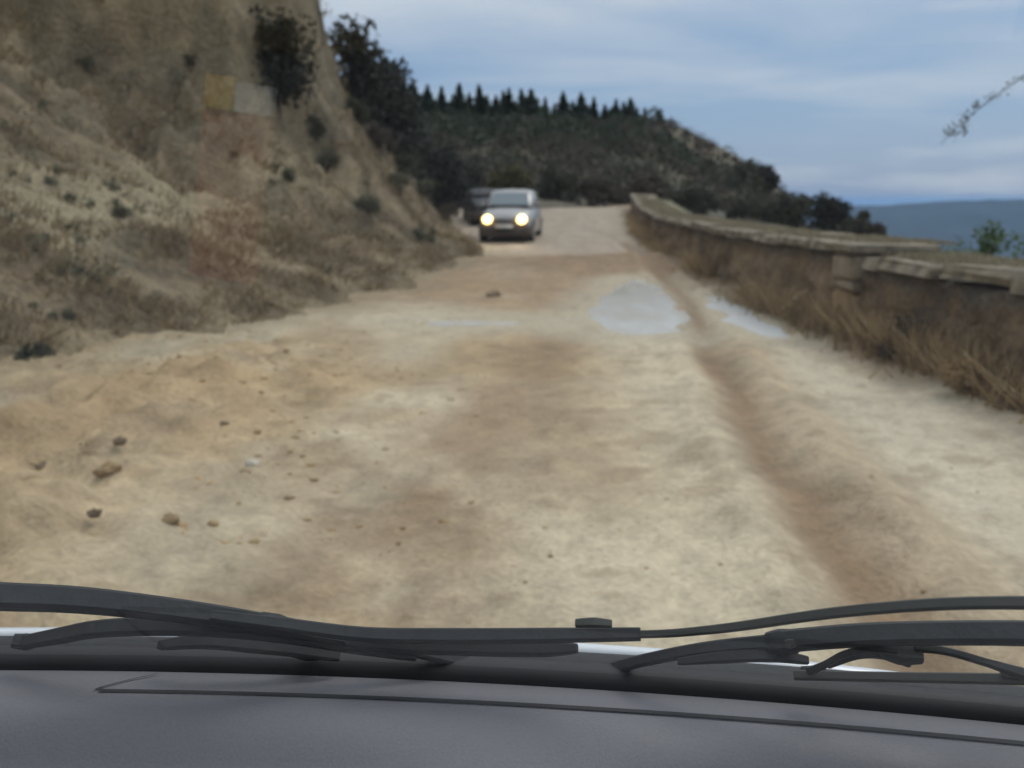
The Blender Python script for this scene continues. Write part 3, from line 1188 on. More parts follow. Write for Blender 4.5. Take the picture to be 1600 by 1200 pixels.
shrubs = [
    # u, v(base), width px, height px, material, label
    (428, 172, 118, 150, 'darktree', 'big dark bush growing from the cliff high above the road'),
    (75, 492, 95, 34, 'greygreen', 'low grey-green shrub on the left bank near the left edge of the photo'),
    (135, 440, 62, 26, 'greygreen', 'small olive shrub on the pale bench above the low grey-green shrub'),
    (45, 570, 80, 44, 'scrub', 'dark weed clump at the foot of the bank, left edge of the photo'),
    (290, 108, 46, 38, 'scrub', 'dark green shrub left of the big cliff bush'),
    (130, 105, 34, 26, 'greygreen', 'small green shrub high on the slope in the top left corner'),
    (190, 345, 42, 32, 'greygreen', 'faint green shrub halfway down the left slope'),
    (450, 290, 44, 36, 'greygreen', 'green shrub on the slope below the cliff bush'),
    (575, 335, 56, 44, 'greygreen', 'grey-green shrub low on the spur left of the oncoming car'),
    (620, 300, 44, 36, 'greygreen', 'shrub on the skyline of the spur beside the dark trees'),
    (405, 485, 62, 26, 'scrub', 'dark brown clump at the road edge, lower end of the bank'),
    (600, 425, 48, 18, 'scrub', 'dark flat clump on the toe of the spur'),
    (490, 215, 42, 44, 'scrub', 'dark shrub in the rock cleft right of the cliff bush'),
    (545, 120, 40, 60, 'brownscrub', 'brown brush on the rim of the cliff against the dark trees'),
    (535, 60, 46, 50, 'brownscrub', 'brown brush at the top of the cliff rim, near the top of the photo'),
    (560, 190, 50, 50, 'scrub', 'dark shrub on the broken edge of the spur below the rim brush'),
    (590, 232, 56, 46, 'brownscrub', 'brown shrub halfway down the broken edge of the spur'),
    (628, 276, 56, 44, 'scrub', 'dark shrub lower on the edge of the spur'),
    (660, 312, 60, 40, 'greygreen', 'grey-green shrub low on the edge of the spur above its toe'),
    (695, 348, 60, 34, 'brownscrub', 'brown shrub on the toe of the spur just left of the cars'),
    (515, 265, 50, 40, 'greygreen', 'olive shrub on the spur between the rock cleft and the toe'),
    (655, 378, 70, 28, 'greygreen', 'low olive clump at the toe of the spur beside the road'),
]
for k, (u, v, w, h, mt, lab) in enumerate(shrubs):
    p = bank_hit(u, v)
    if p is None:
        continue
    dist = p.y
    W_, H_ = w * dist / 1333, h * dist / 1333
    bush('shrub', (p.x, p.y + W_ * 0.2, p.z - 0.08), W_, H_, M[mt], lab, 'shrub', 'shrubs on the left hillside', n=int(700 + 1600 * min(W_, 2)), leaf=max(0.018, 0.045 * min(W_, H_)), seed=300 + k, lobes=10 if k else 26)

# dark trees behind the spur
dark = [(575, 60, 34, 7.6, 3.6, 'tallest dark tree behind the cliff rim, top of the photo'),
        (612, 105, 36, 6.2, 3.0, 'dark rounded tree right of the tallest one behind the cliff'),
        (630, 175, 38, 4.6, 3.4, 'dark bushy tree below the rounded one at the end of the spur'),
        (668, 215, 41, 4.4, 3.6, 'dark tree above the road bend, left of the oncoming car'),
        (545, 10, 31, 6.0, 3.2, 'dark tree at the very top of the cliff rim'),
        (705, 255, 43, 3.4, 3.2, 'low dark tree just left above the dark following car')]
for k, (u, v, y, hh, ww, lab) in enumerate(dark):
    top = ground_at(u, v, y)
    gz = max(drop_to(bank_height, top.x, y), 0)
    H_ = max(top.z - gz, 2.2)
    bush('dark_tree', (top.x, y, top.z - H_), ww, H_, M['darktree'], lab, 'tree', 'dark trees behind the spur', n=3200, leaf=0.16, seed=400 + k, lobes=16)

# row of conifers along the ridge
ord_ = ['first', 'second', 'third', 'fourth', 'fifth', 'sixth', 'seventh', 'eighth', 'ninth', 'tenth', 'eleventh', 'twelfth',
        'thirteenth', 'fourteenth', 'fifteenth', 'sixteenth', 'seventeenth', 'eighteenth', 'nineteenth', 'twentieth']
tops = [(645, 128), (668, 132), (690, 138), (718, 127), (748, 130), (775, 142), (795, 132), (814, 142), (830, 140), (852, 155), (880, 140),
        (908, 143), (928, 156), (945, 160), (963, 156), (985, 152), (1008, 164), (1030, 172)]
for k, (u, v) in enumerate(tops):
    y = 140 + random.uniform(-6, 8)
    top = ground_at(u, v + random.uniform(-5, 7), y)
    gz = drop_to(hill_height, top.x, y)
    h = max(top.z - gz + 0.3, 7.0)
    pine('conifer', (top.x, y, top.z - h), h, 500 + k, '%s dark conifer from the left in the row on the ridge' % ord_[k], 'conifers along the ridge')

fill = [(657, 141), (679, 144), (705, 141), (733, 139), (761, 146), (786, 141), (805, 146), (841, 148), (866, 153), (895, 149), (918, 158), (954, 163), (974, 158), (996, 164), (1019, 172)]
for k, (u, v) in enumerate(fill):
    y = 147 + random.uniform(-2, 6)
    top = ground_at(u, v + random.uniform(0, 14), y)
    h = 7.2
    pine('conifer', (top.x, y, top.z - h), h, 540 + k, 'shorter conifer in the gap between the %s and next tall one on the ridge' % ord_[k], 'conifers along the ridge')

# far woodland on the hill face: reads as one mass
g = np.random.default_rng(29)


def wood_mass(name, n, xr, yr, mat, label, rad, per, leaf, seed, pred=None, hgt=0.55):
    x = g.uniform(*xr, n)
    y = g.uniform(*yr, n)
    if pred is not None:
        k = pred(x, y)
        x, y = x[k], y[k]
    z = hill_height(x, y)
    r = rad * (0.5 + 0.9 * g.random(len(x)))
    V, F = leaf_cloud(len(x) * per, np.stack([x, y, z + r * hgt], -1), r, leaf, seed=seed, squash=0.85)
    o = mesh(name, V, F, mat, smooth=False)
    return tag(o, label, 'woodland', None, 'stuff')


wood_mass('woodland', 520, (-45, 27), (92, 150), M['woodland'], 'dark green wooded upper face of the hill beyond the bend', 1.6, 80, 0.36, 31,
          lambda x, y: (x < 24) & (fbm(x * 0.07, y * 0.07, 161, 3) > 0.40))
wood_mass('brushwood', 950, (-45, 46), (50, 140), M['brownscrub'], 'bare brown brush covering the hill beyond the bend', 1.15, 65, 0.24, 33,
          lambda x, y: np.abs(x) < y * 0.36)
wood_mass('dark_brush', 420, (-20, 30), (47, 100), M['scrub'], 'dark thicket at the foot of the hill behind the road bend', 1.3, 75, 0.22, 37,
          lambda x, y: (np.abs(x) < y * 0.36) & (fbm(x * 0.12, y * 0.12, 167, 3) > 0.42))

# bushes one can tell apart round the bend and on the knoll
marks = [
    (800, 262, 75, 62, 47, 'yellowbush', 'yellowish green bush right above the roof of the silver car'),
    (870, 268, 90, 70, 48, 'scrub', 'dark bush at the end of the visible road, right of the yellowish bush'),
    (945, 278, 95, 56, 47, 'brownscrub', 'brown bare bush above the far end of the road'),
    (715, 262, 75, 80, 46, 'scrub', 'dark bush at the inside of the bend, left of the silver car'),
    (1010, 278, 70, 46, 49, 'brownscrub', 'brown bush behind the far tip of the parapet wall'),
    (1085, 300, 90, 46, 46, 'scrub', 'dark green bush behind the far half of the parapet wall'),
    (1165, 258, 85, 60, 100, 'scrub', 'dark tree on the right shoulder of the hill against the sky'),
    (1195, 266, 40, 40, 102, 'darktree', 'small dark tree at the very right end of the hill skyline'),
    (1165, 318, 90, 40, 46, 'scrub', 'low dark bush behind the middle of the parapet wall'),
    (1240, 306, 90, 50, 47, 'scrub', 'dark bush on the left half of the knoll'),
    (1295, 308, 70, 56, 46, 'darktree', 'darkest bush on the top of the knoll'),
    (1340, 328, 46, 44, 45, 'scrub', 'dark bush at the right end of the knoll'),
    (1370, 350, 34, 30, 44, 'brownscrub', 'small brown bush at the foot of the knoll, next to the blue mountains'),
]
for k, (u, v, w, h, y, mt, lab) in enumerate(marks):
    top = ground_at(u, v, y)
    W_, H_ = w * y / 1333, h * y / 1333
    gz = drop_to(hill_height, top.x, y)
    if y < 60:
        H_ = max(top.z - gz, 0.6)
    bush('bush', (top.x, y, top.z - H_), W_, H_ * 1.1, M[mt], lab, 'bush', 'bushes round the bend and the knoll', n=2600, leaf=0.0030 * y, seed=600 + k, lobes=16)

# green bushes just beyond the near wall
p = ground_at(1552, 350, 9.2)
bush('green_bush', (p.x, p.y, p.z - 0.75), 0.62, 0.78, M['green'], 'bright green bush rising behind the wall at the right edge', 'bush', n=900, leaf=0.035, seed=701, lobes=12)
p = ground_at(1478, 378, 10.0)
bush('green_bush', (p.x, p.y, p.z - 0.6), 0.55, 0.62, M['green'], 'small low green bush behind the wall, left of the taller bright one', 'bush', n=600, leaf=0.03, seed=702, lobes=9)

# dry growth on the wall top and brown weeds along its foot (uncountable)
def blades(name, pts, hgt, wid, lean0, mat, label, seed, per=5, spread=0.05):
    g = np.random.default_rng(seed)
    n = len(pts)
    base = np.repeat(pts, per, 0) + g.normal(size=(n * per, 3)) * np.array([spread, spread, 0])
    h = hgt * (0.4 + 0.9 * g.random(n * per))
    ln = g.normal(size=(n * per, 2)) * 0.6 + np.array(lean0)
    tip = base + np.stack([ln[:, 0] * h, ln[:, 1] * h, h], -1)
    wd = g.normal(size=(n * per, 3)) * np.array([1, 1, 0.1])
    wd /= np.linalg.norm(wd, axis=1, keepdims=True)
    wd *= (wid * (0.6 + 0.8 * g.random(n * per)))[:, None]
    V = np.stack([base - wd, base + wd, tip], 1).reshape(-1, 3)
    o = mesh(name, V, np.arange(len(V)).reshape(-1, 3), mat, smooth=False)
    return tag(o, label, 'grass', None, 'stuff')


g = np.random.default_rng(41)
n = 14000
wy = g.uniform(2, 37.5, n)
off = g.uniform(0.06, 0.88, n)
th_w = np.where(wy < 8, 0.72, 0.80 - 0.18 * (wy - 8.35) / 29.65)
keep = g.random(n) < sstep(0.30, 0.55, fbm(wy * 1.2, off * 3, 171, 3)) * sstep(0.0, 0.3, off)
wy, off, th_w = wy[keep], off[keep], th_w[keep]
blades('dry_grass', np.stack([wallx(wy) + off, wy, roadz(wy) + th_w + 0.085], -1), 0.045, 0.007, (0, 0), M['walltop'], 'pale dry grass lying on top of the parapet wall', 43)
n = 5200
wy = g.uniform(2, 34, n)
off = np.abs(g.normal(size=n)) * 0.15 - 0.06
keep = g.random(n) < sstep(0.36, 0.60, fbm(wy * 0.9, off * 2, 173, 3))
wy, off = wy[keep], off[keep]
wx = wallx(wy) - off - 0.08
blades('brown_weeds', np.stack([wx, wy, road_height(wx, wy) - 0.02], -1), 0.13, 0.010, (0.1, 0), M['wallweed'], 'brown dead weeds along the foot of the parapet wall', 45, 6, 0.07)
n = 5200
wy = g.uniform(2.5, 30, n)
dn = fbm(wy * 0.7, wy * 0, 177, 3)
keep = g.random(n) < sstep(0.32, 0.62, dn)
wy = wy[keep]
wx = wallx(wy) - 0.10 - 0.16 * g.random(len(wy))
blades('straw_grass', np.stack([wx, wy, road_height(wx, wy) - 0.02], -1), 0.34, 0.009, (0.15, 0), M['wallweed'], 'tall straw-brown dead grass standing against the parapet wall', 47, 4, 0.04)
for k, (u, v, w, h, lab) in enumerate([(1255, 505, 120, 60, 'brown weed clump at the wall foot left of the pier'),
                                       (1400, 560, 130, 80, 'dark weed clump at the wall foot just right of the pier'),
                                       (1530, 615, 150, 70, 'brown weed clump at the wall foot near the right edge of the photo')]):
    p = on_road(u, v)
    x = min(p.x, float(wallx(p.y)) - 0.05)
    bush('weed_clump', (x, p.y, p.z - 0.03), w * p.y / 1333, h * p.y / 1333, M['wallweed' if k != 1 else 'brownscrub'], lab, 'weeds', 'weeds along the wall foot', n=900, leaf=0.022, seed=720 + k, lobes=14, depth=0.4)

# sapling beyond the wall whose thin branch hangs into the view, upper right
root = empty('sapling', (7.6, 8.6, -0.4))
tag(root, 'thin bare twig with a few small leaves hanging in at the upper right edge', 'tree')
o0 = Vector(root.location)
bp = [Vector((0, 0, 0)), Vector((0.1, 0, 1.6)), Vector((-0.1, -0.1, 2.9)), Vector((-0.5, -0.2, 4.0))]
V, F = tube(bp, [0.07, 0.055, 0.04, 0.012])
mesh('trunk', V, F, M['bark'], root)
e1 = [ground_at(1640, 95, 8.3) - o0, ground_at(1590, 125, 8.2) - o0, ground_at(1535, 165, 8.15) - o0, ground_at(1500, 195, 8.1) - o0, ground_at(1470, 225, 8.1) - o0]
V, F = tube([bp[2]] + e1, [0.02, 0.010, 0.007, 0.005, 0.004, 0.003], 5)
br = mesh('branch', V, F, M['bark'], root)
cs, rs = [], []
gg = random.Random(4)
for a, b in zip(e1[:-1], e1[1:]):
    for q in range(4):
        cs.append(tuple(a.lerp(b, gg.random()) + Vector((gg.uniform(-.05, .05), 0, gg.uniform(-.08, .05)))))
        rs.append(gg.uniform(0.02, 0.055))
V, F = leaf_cloud(240, cs, [q * 1.8 for q in rs], 0.017, seed=9)
mesh('leaves', V, F, M['greygreen'], root, smooth=False)

# ------------------------------------------------------------------ the two oncoming cars
def car_paint(name, col, metal):
    m = simple(name, col, 0.35 if metal else 0.55, metal, coat=0.4 if metal else 0.0)
    return m


M['silver'] = car_paint('silver_paint', (0.30, 0.29, 0.275), 0.25)
M['darkpaint'] = car_paint('dark_paint', (0.010, 0.011, 0.014), 0.0)
M['carglass'] = simple('car_glass', (0.12, 0.15, 0.165), 0.08, spec=0.6)
M['blackplastic'] = simple('black_plastic', (0.025, 0.024, 0.023), 0.6, noise=0.2, nscale=30)
M['tyre'] = simple('tyre', (0.03, 0.027, 0.025), 0.85, noise=0.3, nscale=10)
M['mudspray'] = simple('mud_splashed_bumper', (0.075, 0.058, 0.046), 0.8, noise=0.4, nscale=9)
M['rim'] = simple('rim', (0.30, 0.29, 0.28), 0.45, 0.6)
M['plate'] = simple('plate', (0.7, 0.69, 0.66), 0.5)
ml, tl, bl = mat_new('lit_headlight')
bl.inputs['Base Color'].default_value = (0.9, 0.85, 0.7, 1)
bl.inputs['Emission Color'].default_value = (1.0, 0.62, 0.20, 1)
bl.inputs['Emission Strength'].default_value = 8.0
M['lamp'] = ml
M['lampoff'] = simple('headlight_glass', (0.08, 0.085, 0.09), 0.25)


def loft(secs, close=True):
    """secs: list of closed rings with equal point count"""
    V, F = [], []
    k = len(secs[0])
    for s in secs:
        V += [tuple(p) for p in s]
    for i in range(len(secs) - 1):
        for j in range(k):
            F.append((i * k + j, i * k + (j + 1) % k, (i + 1) * k + (j + 1) % k, (i + 1) * k + j))
    if close:
        F.append(tuple(range(k))[::-1])
        F.append(tuple((len(secs) - 1) * k + j for j in range(k)))
    return V, F


def ring(y, w, zb, zt, r=0.12, crown=0.03, wtop=None):
    """rounded body cross-section at length y"""
    wt_ = wtop if wtop is not None else w
    pts = []
    pts.append((-w + r, y, zb))
    pts.append((-w, y, zb + r))
    pts.append((-w * 1.0, y, zb + (zt - zb) * 0.55))
    pts.append((-(w * 0.35 + wt_ * 0.65), y, zt - r * 0.9))
    pts.append((-wt_ + r * 1.1, y, zt - r * 0.15))
    pts.append((-wt_ * 0.4, y, zt + crown))
    pts = pts + [(-p[0], p[1], p[2]) for p in pts[::-1]]
    return pts


def disc_x(x0, x1, r, k=20, inner=0.0):
    V, F = [], []
    for x in (x0, x1):
        for j in range(k):
            a = 2 * math.pi * j / k
            V.append((x, r * math.cos(a), r * math.sin(a)))
    for j in range(k):
        F.append((j, (j + 1) % k, k + (j + 1) % k, k + j))
    F.append(tuple(range(k))[::-1])
    F.append(tuple(k + j for j in range(k)))
    return V, F


M['darkglass'] = simple('dark_car_glass', (0.015, 0.018, 0.022), 0.6, spec=0.1)


def make_car(name, label, loc, rz, paint, lit, H=1.5, W=1.68, L=3.85):
    t = empty(name, loc, rz)
    tag(t, label, 'car', 'oncoming cars')
    hw = W / 2
    cg = M['carglass'] if lit else M['darkglass']
    # body: nose at y=0 facing -Y
    st = [(0.0, hw * 0.80, 0.30, 0.66), (0.06, hw * 0.90, 0.24, 0.74), (0.30, hw * 0.97, 0.21, 0.86), (0.75, hw, 0.20, 0.93), (1.15, hw, 0.20, 0.98),
          (1.8, hw, 0.20, 0.98), (2.6, hw, 0.20, 0.99), (3.2, hw, 0.21, 1.0), (L - 0.12, hw * 0.96, 0.24, 0.98), (L, hw * 0.88, 0.32, 0.92)]
    V, F = loft([ring(y, w, zb, zt, 0.11, 0.02, w * 0.93) for (y, w, zb, zt) in st])
    mesh('body', V, F, paint, t)
    # cabin: pillars and roof in paint, glass set proud of it
    cab = [(1.00, hw * 0.84, 0.92, 0.98, hw * 0.80), (1.33, hw * 0.88, 0.9, 1.24, hw * 0.79), (1.66, hw * 0.88, 0.9, H - 0.02, hw * 0.75), (2.3, hw * 0.89, 0.9, H, hw * 0.76),
           (3.1, hw * 0.86, 0.9, H - 0.03, hw * 0.70), (L - 0.25, hw * 0.84, 0.9, H - 0.14, hw * 0.68), (L - 0.06, hw * 0.80, 0.9, 1.02, hw * 0.68)]
    V, F = loft([ring(y, w, zb, zt, 0.06, 0.02, wt_) for (y, w, zb, zt, wt_) in cab])
    mesh('cabin', V, F, paint, t)
    sl = (H - 0.02 - 0.98) / 0.72
    V = [(-hw * 0.76, 1.03, 1.005), (hw * 0.76, 1.03, 1.005), (hw * 0.66, 1.55, H - 0.13), (-hw * 0.66, 1.55, H - 0.13)]
    V = [(x, y - 0.065, z + 0.04) for x, y, z in V]
    V += [(x * 0.98, y + 0.03, z - 0.02) for x, y, z in V]
    mesh('windscreen', V, [(0, 1, 2, 3), (7, 6, 5, 4), (0, 4, 5, 1), (1, 5, 6, 2), (2, 6, 7, 3), (3, 7, 4, 0)], cg, t, smooth=False)
    for s in (-1, 1):
        for (ya, yb, yc, yd) in ((1.32, 2.20, 2.18, 1.72), (2.28, 3.15, 3.05, 2.26)):
            zb, zt = 1.02, H - 0.13
            xo, xt = hw * 0.895, hw * 0.80
            P = [(s * xo, ya, zb), (s * xo, yb, zb), (s * xt, yc, zt), (s * xt, yd, zt)]
            P += [(p[0] - s * 0.02, p[1], p[2]) for p in P]
            mesh('side_window', P, [(0, 1, 2, 3), (7, 6, 5, 4), (0, 4, 5, 1), (1, 5, 6, 2), (2, 6, 7, 3), (3, 7, 4, 0)], cg, t, smooth=False)
    # bumper, grille, plate
    V, F = loft([ring(-0.06, hw * 0.84, 0.26, 0.47, 0.06, 0.0), ring(-0.02, hw * 0.95, 0.20, 0.52, 0.06, 0.0), ring(0.22, hw * 1.005, 0.18, 0.50, 0.06, 0.0)])
    bmp = mesh('bumper', V, F, M['mudspray'], t)
    V, F = loft([ring(-0.075, 0.26, 0.30, 0.40, 0.02, 0.0), ring(-0.05, 0.26, 0.30, 0.40, 0.02, 0.0)])
    mesh('air_intake', V, F, M['blackplastic'], bmp)
    V, F = loft([ring(-0.030, 0.32, 0.56, 0.66, 0.03, 0.0), ring(0.03, 0.33, 0.55, 0.67, 0.03, 0.0)])
    gr = mesh('grille', V, F, M['blackplastic'], t)
    for q in range(3):
        z = 0.58 + q * 0.028
        V, F = loft([ring(-0.038, 0.30, z, z + 0.010, 0.003, 0.0), ring(-0.026, 0.30, z, z + 0.010, 0.003, 0.0)])
        mesh('grille_bar', V, F, paint, gr)
    V, F = loft([ring(-0.090, 0.24, 0.42, 0.51, 0.008, 0.0), ring(-0.078, 0.24, 0.42, 0.51, 0.008, 0.0)])
    mesh('number_plate', V, F, M['plate'], t)
    # headlights: rounded lenses in dark bezels
    for s in (-1, 1):
        V, F = [], []
        k = 20
        c = Vector((s * hw * 0.64, -0.02, 0.655))
        for ri, (rr, dy) in enumerate([(0.12, 0.06), (0.112, -0.02), (0.08, -0.05), (0.04, -0.065)]):
            for j in range(k):
                a = 2 * math.pi * j / k
                V.append((c.x + rr * 1.12 * math.cos(a), c.y + dy, c.z + rr * math.sin(a)))
        for ri in range(3):
            for j in range(k):
                F.append((ri * k + j, ri * k + (j + 1) % k, (ri + 1) * k + (j + 1) % k, (ri + 1) * k + j))
        F.append(tuple(3 * k + j for j in range(k)))
        mesh('headlight', V, F, M['lamp'] if lit else M['lampoff'], t)
        if lit:
            ld = bpy.data.lights.new('headlight_beam', 'SPOT')
            ld.energy = 60
            ld.color = (1, 0.78, 0.48)
            ld.spot_size = R(60)
            ld.spot_blend = 0.8
            ld.shadow_soft_size = 0.08
            lo = bpy.data.objects.new('headlight_beam', ld)
            C.objects.link(lo)
            lo.parent = t
            lo.location = (c.x, c.y - 0.14, c.z)
            lo.rotation_euler = (R(90 - 14), 0, R(180))
    # wheels
    for y in (0.68, 3.08):
        for s in (-1, 1):
            V, F = disc_x(-0.09, 0.09, 0.30)
            wh = mesh('wheel', V, F, M['tyre'], t, smooth=False)
            wh.location = (s * (hw - 0.085), y, 0.30)
            V, F = disc_x(-0.012, 0.012, 0.19)
            r_ = mesh('rim', V, F, M['rim'], wh, smooth=False)
            r_.location = (s * 0.085, 0, 0)
            V, F = disc_x(-0.004, 0.004, 0.345)
            a_ = mesh('wheel_arch', V, F, M['blackplastic'], t, smooth=False)
            a_.location = (s * (hw + 0.001), y, 0.33)
    # mirrors
    for s in (-1, 1):
        V, F = loft([[(p[0] * 1.0, p[1], p[2]) for p in ring(0, 0.09, 0, 0.13, 0.03, 0.01)], ring(0.07, 0.08, 0.015, 0.115, 0.03, 0.01)])
        m_ = mesh('mirror', V, F, paint, t)
        m_.location = (s * (hw + 0.05), 1.22, 0.98)
    # roof rails / wiper strip
    V, F = loft([ring(0.98, hw * 0.72, 0.985, 1.005, 0.005, 0.0), ring(1.06, hw * 0.72, 1.00, 1.02, 0.005, 0.0)])
    mesh('cowl', V, F, M['blackplastic'], t)
    return t


p1 = ground_at(787, 375, 24.0)
make_car('silver_car', 'silver upright hatchback with both headlights lit driving towards the viewer', (p1.x + 0.02, 24.0, float(roadz(24.6)) - 0.03), R(-7), M['silver'], True, H=1.48, W=1.50, L=3.4)
p2 = ground_at(747, 340, 30.5)
make_car('dark_car', 'dark car half hidden behind the spur, following the silver hatchback', (p2.x + 0.52, 30.5, float(roadz(31)) - 0.02), R(8), M['darkpaint'], False, H=1.28, W=1.55, L=3.85)

# ------------------------------------------------------------------ the car one sits in
M['dash'] = simple('dash_plastic', (0.128, 0.126, 0.137), 0.62, noise=0.06, nscale=350, bump=0.12)
M['seam'] = simple('dash_seam', (0.02, 0.02, 0.022), 0.8)
M['seal'] = simple('windscreen_seal', (0.012, 0.012, 0.013), 0.7)
M['cowl'] = simple('cowl_plastic', (0.012, 0.013, 0.014), 0.7, noise=0.25, nscale=60, bump=0.2)
M['wiper'] = simple('wiper_black', (0.012, 0.0135, 0.015), 0.65, noise=0.15, nscale=90, bump=0.1)
M['rubber'] = simple('wiper_rubber', (0.028, 0.028, 0.022), 0.6)
M['bonnet'] = simple('pale_paint', (0.62, 0.64, 0.66), 0.25, 0.0, coat=0.8)
M['headliner'] = simple('headliner', (0.30, 0.29, 0.27), 0.9)
mg, tg, bg_ = mat_new('windscreen_glass')
for n_ in list(tg.nodes):
    if n_.type != 'OUTPUT_MATERIAL':
        tg.nodes.remove(n_)
og = [n_ for n_ in tg.nodes if n_.type == 'OUTPUT_MATERIAL'][0]
trn = tg.nodes.new('ShaderNodeBsdfTransparent')
trn.inputs[0].default_value = (0.965, 0.975, 0.97, 1)
gls = tg.nodes.new('ShaderNodeBsdfGlossy')
gls.inputs['Roughness'].default_value = 0.02
lwt = tg.nodes.new('ShaderNodeLayerWeight')      # Schlick reflectance of a two-faced pane, same from both sides
lwt.inputs['Blend'].default_value = 0.5
pw = tg.nodes.new('ShaderNodeMath')
pw.operation = 'POWER'
pw.inputs[1].default_value = 5.0
tg.links.new(lwt.outputs['Facing'], pw.inputs[0])
frs = tg.nodes.new('ShaderNodeMath')
frs.operation = 'MULTIPLY_ADD'
frs.inputs[1].default_value = 0.26
frs.inputs[2].default_value = 0.09
tg.links.new(pw.outputs[0], frs.inputs[0])
mxs = tg.nodes.new('ShaderNodeMixShader')
tg.links.new(frs.outputs[0], mxs.inputs[0])
tg.links.new(trn.outputs[0], mxs.inputs[1])
tg.links.new(gls.outputs[0], mxs.inputs[2])
tg.links.new(mxs.outputs[0], og.inputs[0])
M['glass'] = mg

own = empty('own_car', (-0.5, 0.2, 0))
tag(own, 'grey dashboard, black wipers and windscreen of the car the photo is taken from', 'car')
OW = Vector(own.location)


def yd(x):
    return 0.807 - 0.09 * (x + 0.55) ** 2


XS = np.linspace(-1.30, 0.72, 82)     # car half-width either side of its centre line
DZ = 0.82


def strip(name, rowsf, mat, parent, smooth=True, nx=XS):
    """surface from rows: each a function x -> (y, z)"""
    V, F = [], []
    k = len(rowsf)
    for x in nx:
        for f in rowsf:
            y, z = f(x)
            V.append((x - OW.x, y - OW.y, z - OW.z))
    for i in range(len(nx) - 1):
        for j in range(k - 1):
            a = i * k + j
            F.append((a, a + 1, a + k + 1, a + k))
    return mesh(name, V, F, mat, parent, smooth)


# dashboard: nearly flat top that rolls over towards the seats
dprof = [(0.012, -0.05), (0.004, -0.006), (0.0, 0.0), (-0.03, 0.008), (-0.052, 0.013), (-0.0545, 0.0135), (-0.057, 0.0135), (-0.0595, 0.0135), (-0.062, 0.0145), (-0.088, 0.015), (-0.10, 0.0145), (-0.113, 0.013), (-0.126, 0.010), (-0.14, 0.006), (-0.18, -0.006), (-0.26, -0.03), (-0.40, -0.045), (-0.52, -0.06), (-0.60, -0.10), (-0.63, -0.18), (-0.60, -0.35), (-0.5, -0.6)]
def dip(x, a):
    # two wells shaped in to darken the pad nearer the seats, ridge left between
    k = 1 - math.exp(-((x + 0.02) / 0.13) ** 2)
    return -0.030 * k * min(1.0, max(0.0, (-a - 0.088) / 0.05)) ** 1.5


dash = strip('dashboard', [(lambda x, a=a, b=b: (yd(x) + a, DZ + b + dip(x, a))) for a, b in dprof], M['dash'], own)
# joint line along the dash and the short cross joint
strip('seam', [(lambda x, a=a: (yd(x) + a + 0.004 * math.sin(x * 2), DZ + 0.0155)) for a in (-0.0545, -0.0595)], M['seam'], dash, nx=np.linspace(-0.40, 0.70, 60))
V = []
for q in range(9):
    f = q / 8
    x = -0.405 + 0.03 * f + 0.012 * f * f
    y = float(yd(x)) - 0.058 + 0.046 * f
    z = DZ + np.interp(y - float(yd(x)), [-0.062, -0.052, -0.03, 0.0], [0.0155, 0.0145, 0.0095, 0.0025])
    V += [(x - 0.0016 - OW.x, y - OW.y, z - OW.z), (x + 0.0016 - OW.x, y - OW.y, z - OW.z)]
mesh('seam', V, [(2 * q, 2 * q + 1, 2 * q + 3, 2 * q + 2) for q in range(8)], M['seam'], dash)

# windscreen at 45 degrees with rubber seal at its foot
GL = 1.0


def glass_pt(x, l):
    return (x, yd(x) + 0.012 - l, DZ + l * GL)


gl = strip('windscreen', [(lambda x, l=l: (glass_pt(x, l)[1], glass_pt(x, l)[2])) for l in np.linspace(0, 0.86, 12)], M['glass'], own)
strip('seal', [(lambda x, a=a, b=b: (yd(x) + a, DZ + b)) for a, b in ((0.003, -0.03), (0.004, 0.004), (0.008, 0.010), (0.016, 0.014), (0.03, 0.012), (0.03, -0.03))], M['seal'], own)
# dark cowl panel outside, then the bonnet dropping away
strip('cowl_panel', [(lambda x, a=a, b=b: (yd(x) + a, DZ + b)) for a, b in ((0.030, -0.03), (0.032, 0.006), (0.05, 0.008), (0.072, 0.000), (0.082, -0.010), (0.088, -0.05))], M['cowl'], own)
bon = [(0.090, -0.045), (0.093, -0.009), (0.105, -0.007), (0.15, -0.034), (0.25, -0.094), (0.40, -0.195), (0.58, -0.32), (0.68, -0.42), (0.72, -0.56), (0.72, -0.72)]
strip('bonnet', [(lambda x, a=a, b=b: (yd(x) + a, DZ + b - 0.03 * ((x + 0.29) / 1.0) ** 4)) for a, b in bon], M['bonnet'], own, nx=np.linspace(-1.14, 0.56, 60))


def ray(u, v):
    f = 1333.333
    cx, cy = (u - 800) / f, (600 - v) / f
    return Vector((cx, math.cos(PITCH) + math.sin(PITCH) * cy, -math.sin(PITCH) + math.cos(PITCH) * cy))


def on_glass(u, v, lift):
    """point lift metres outside the windscreen on a given sight line"""
    d = ray(u, v)
    lo, hi = 0.2, 1.4
    fn = lambda t: (EYE.z + d.z * t) - (DZ + (yd(d.x * t) + 0.012 - d.y * t) * GL + lift * 1.414)
    for _ in range(50):
        m = (lo + hi) / 2
        if fn(m) > 0:
            hi = m
        else:
            lo = m
    return EYE + d * lo


NG = Vector((0, 0.7071, 0.7071))


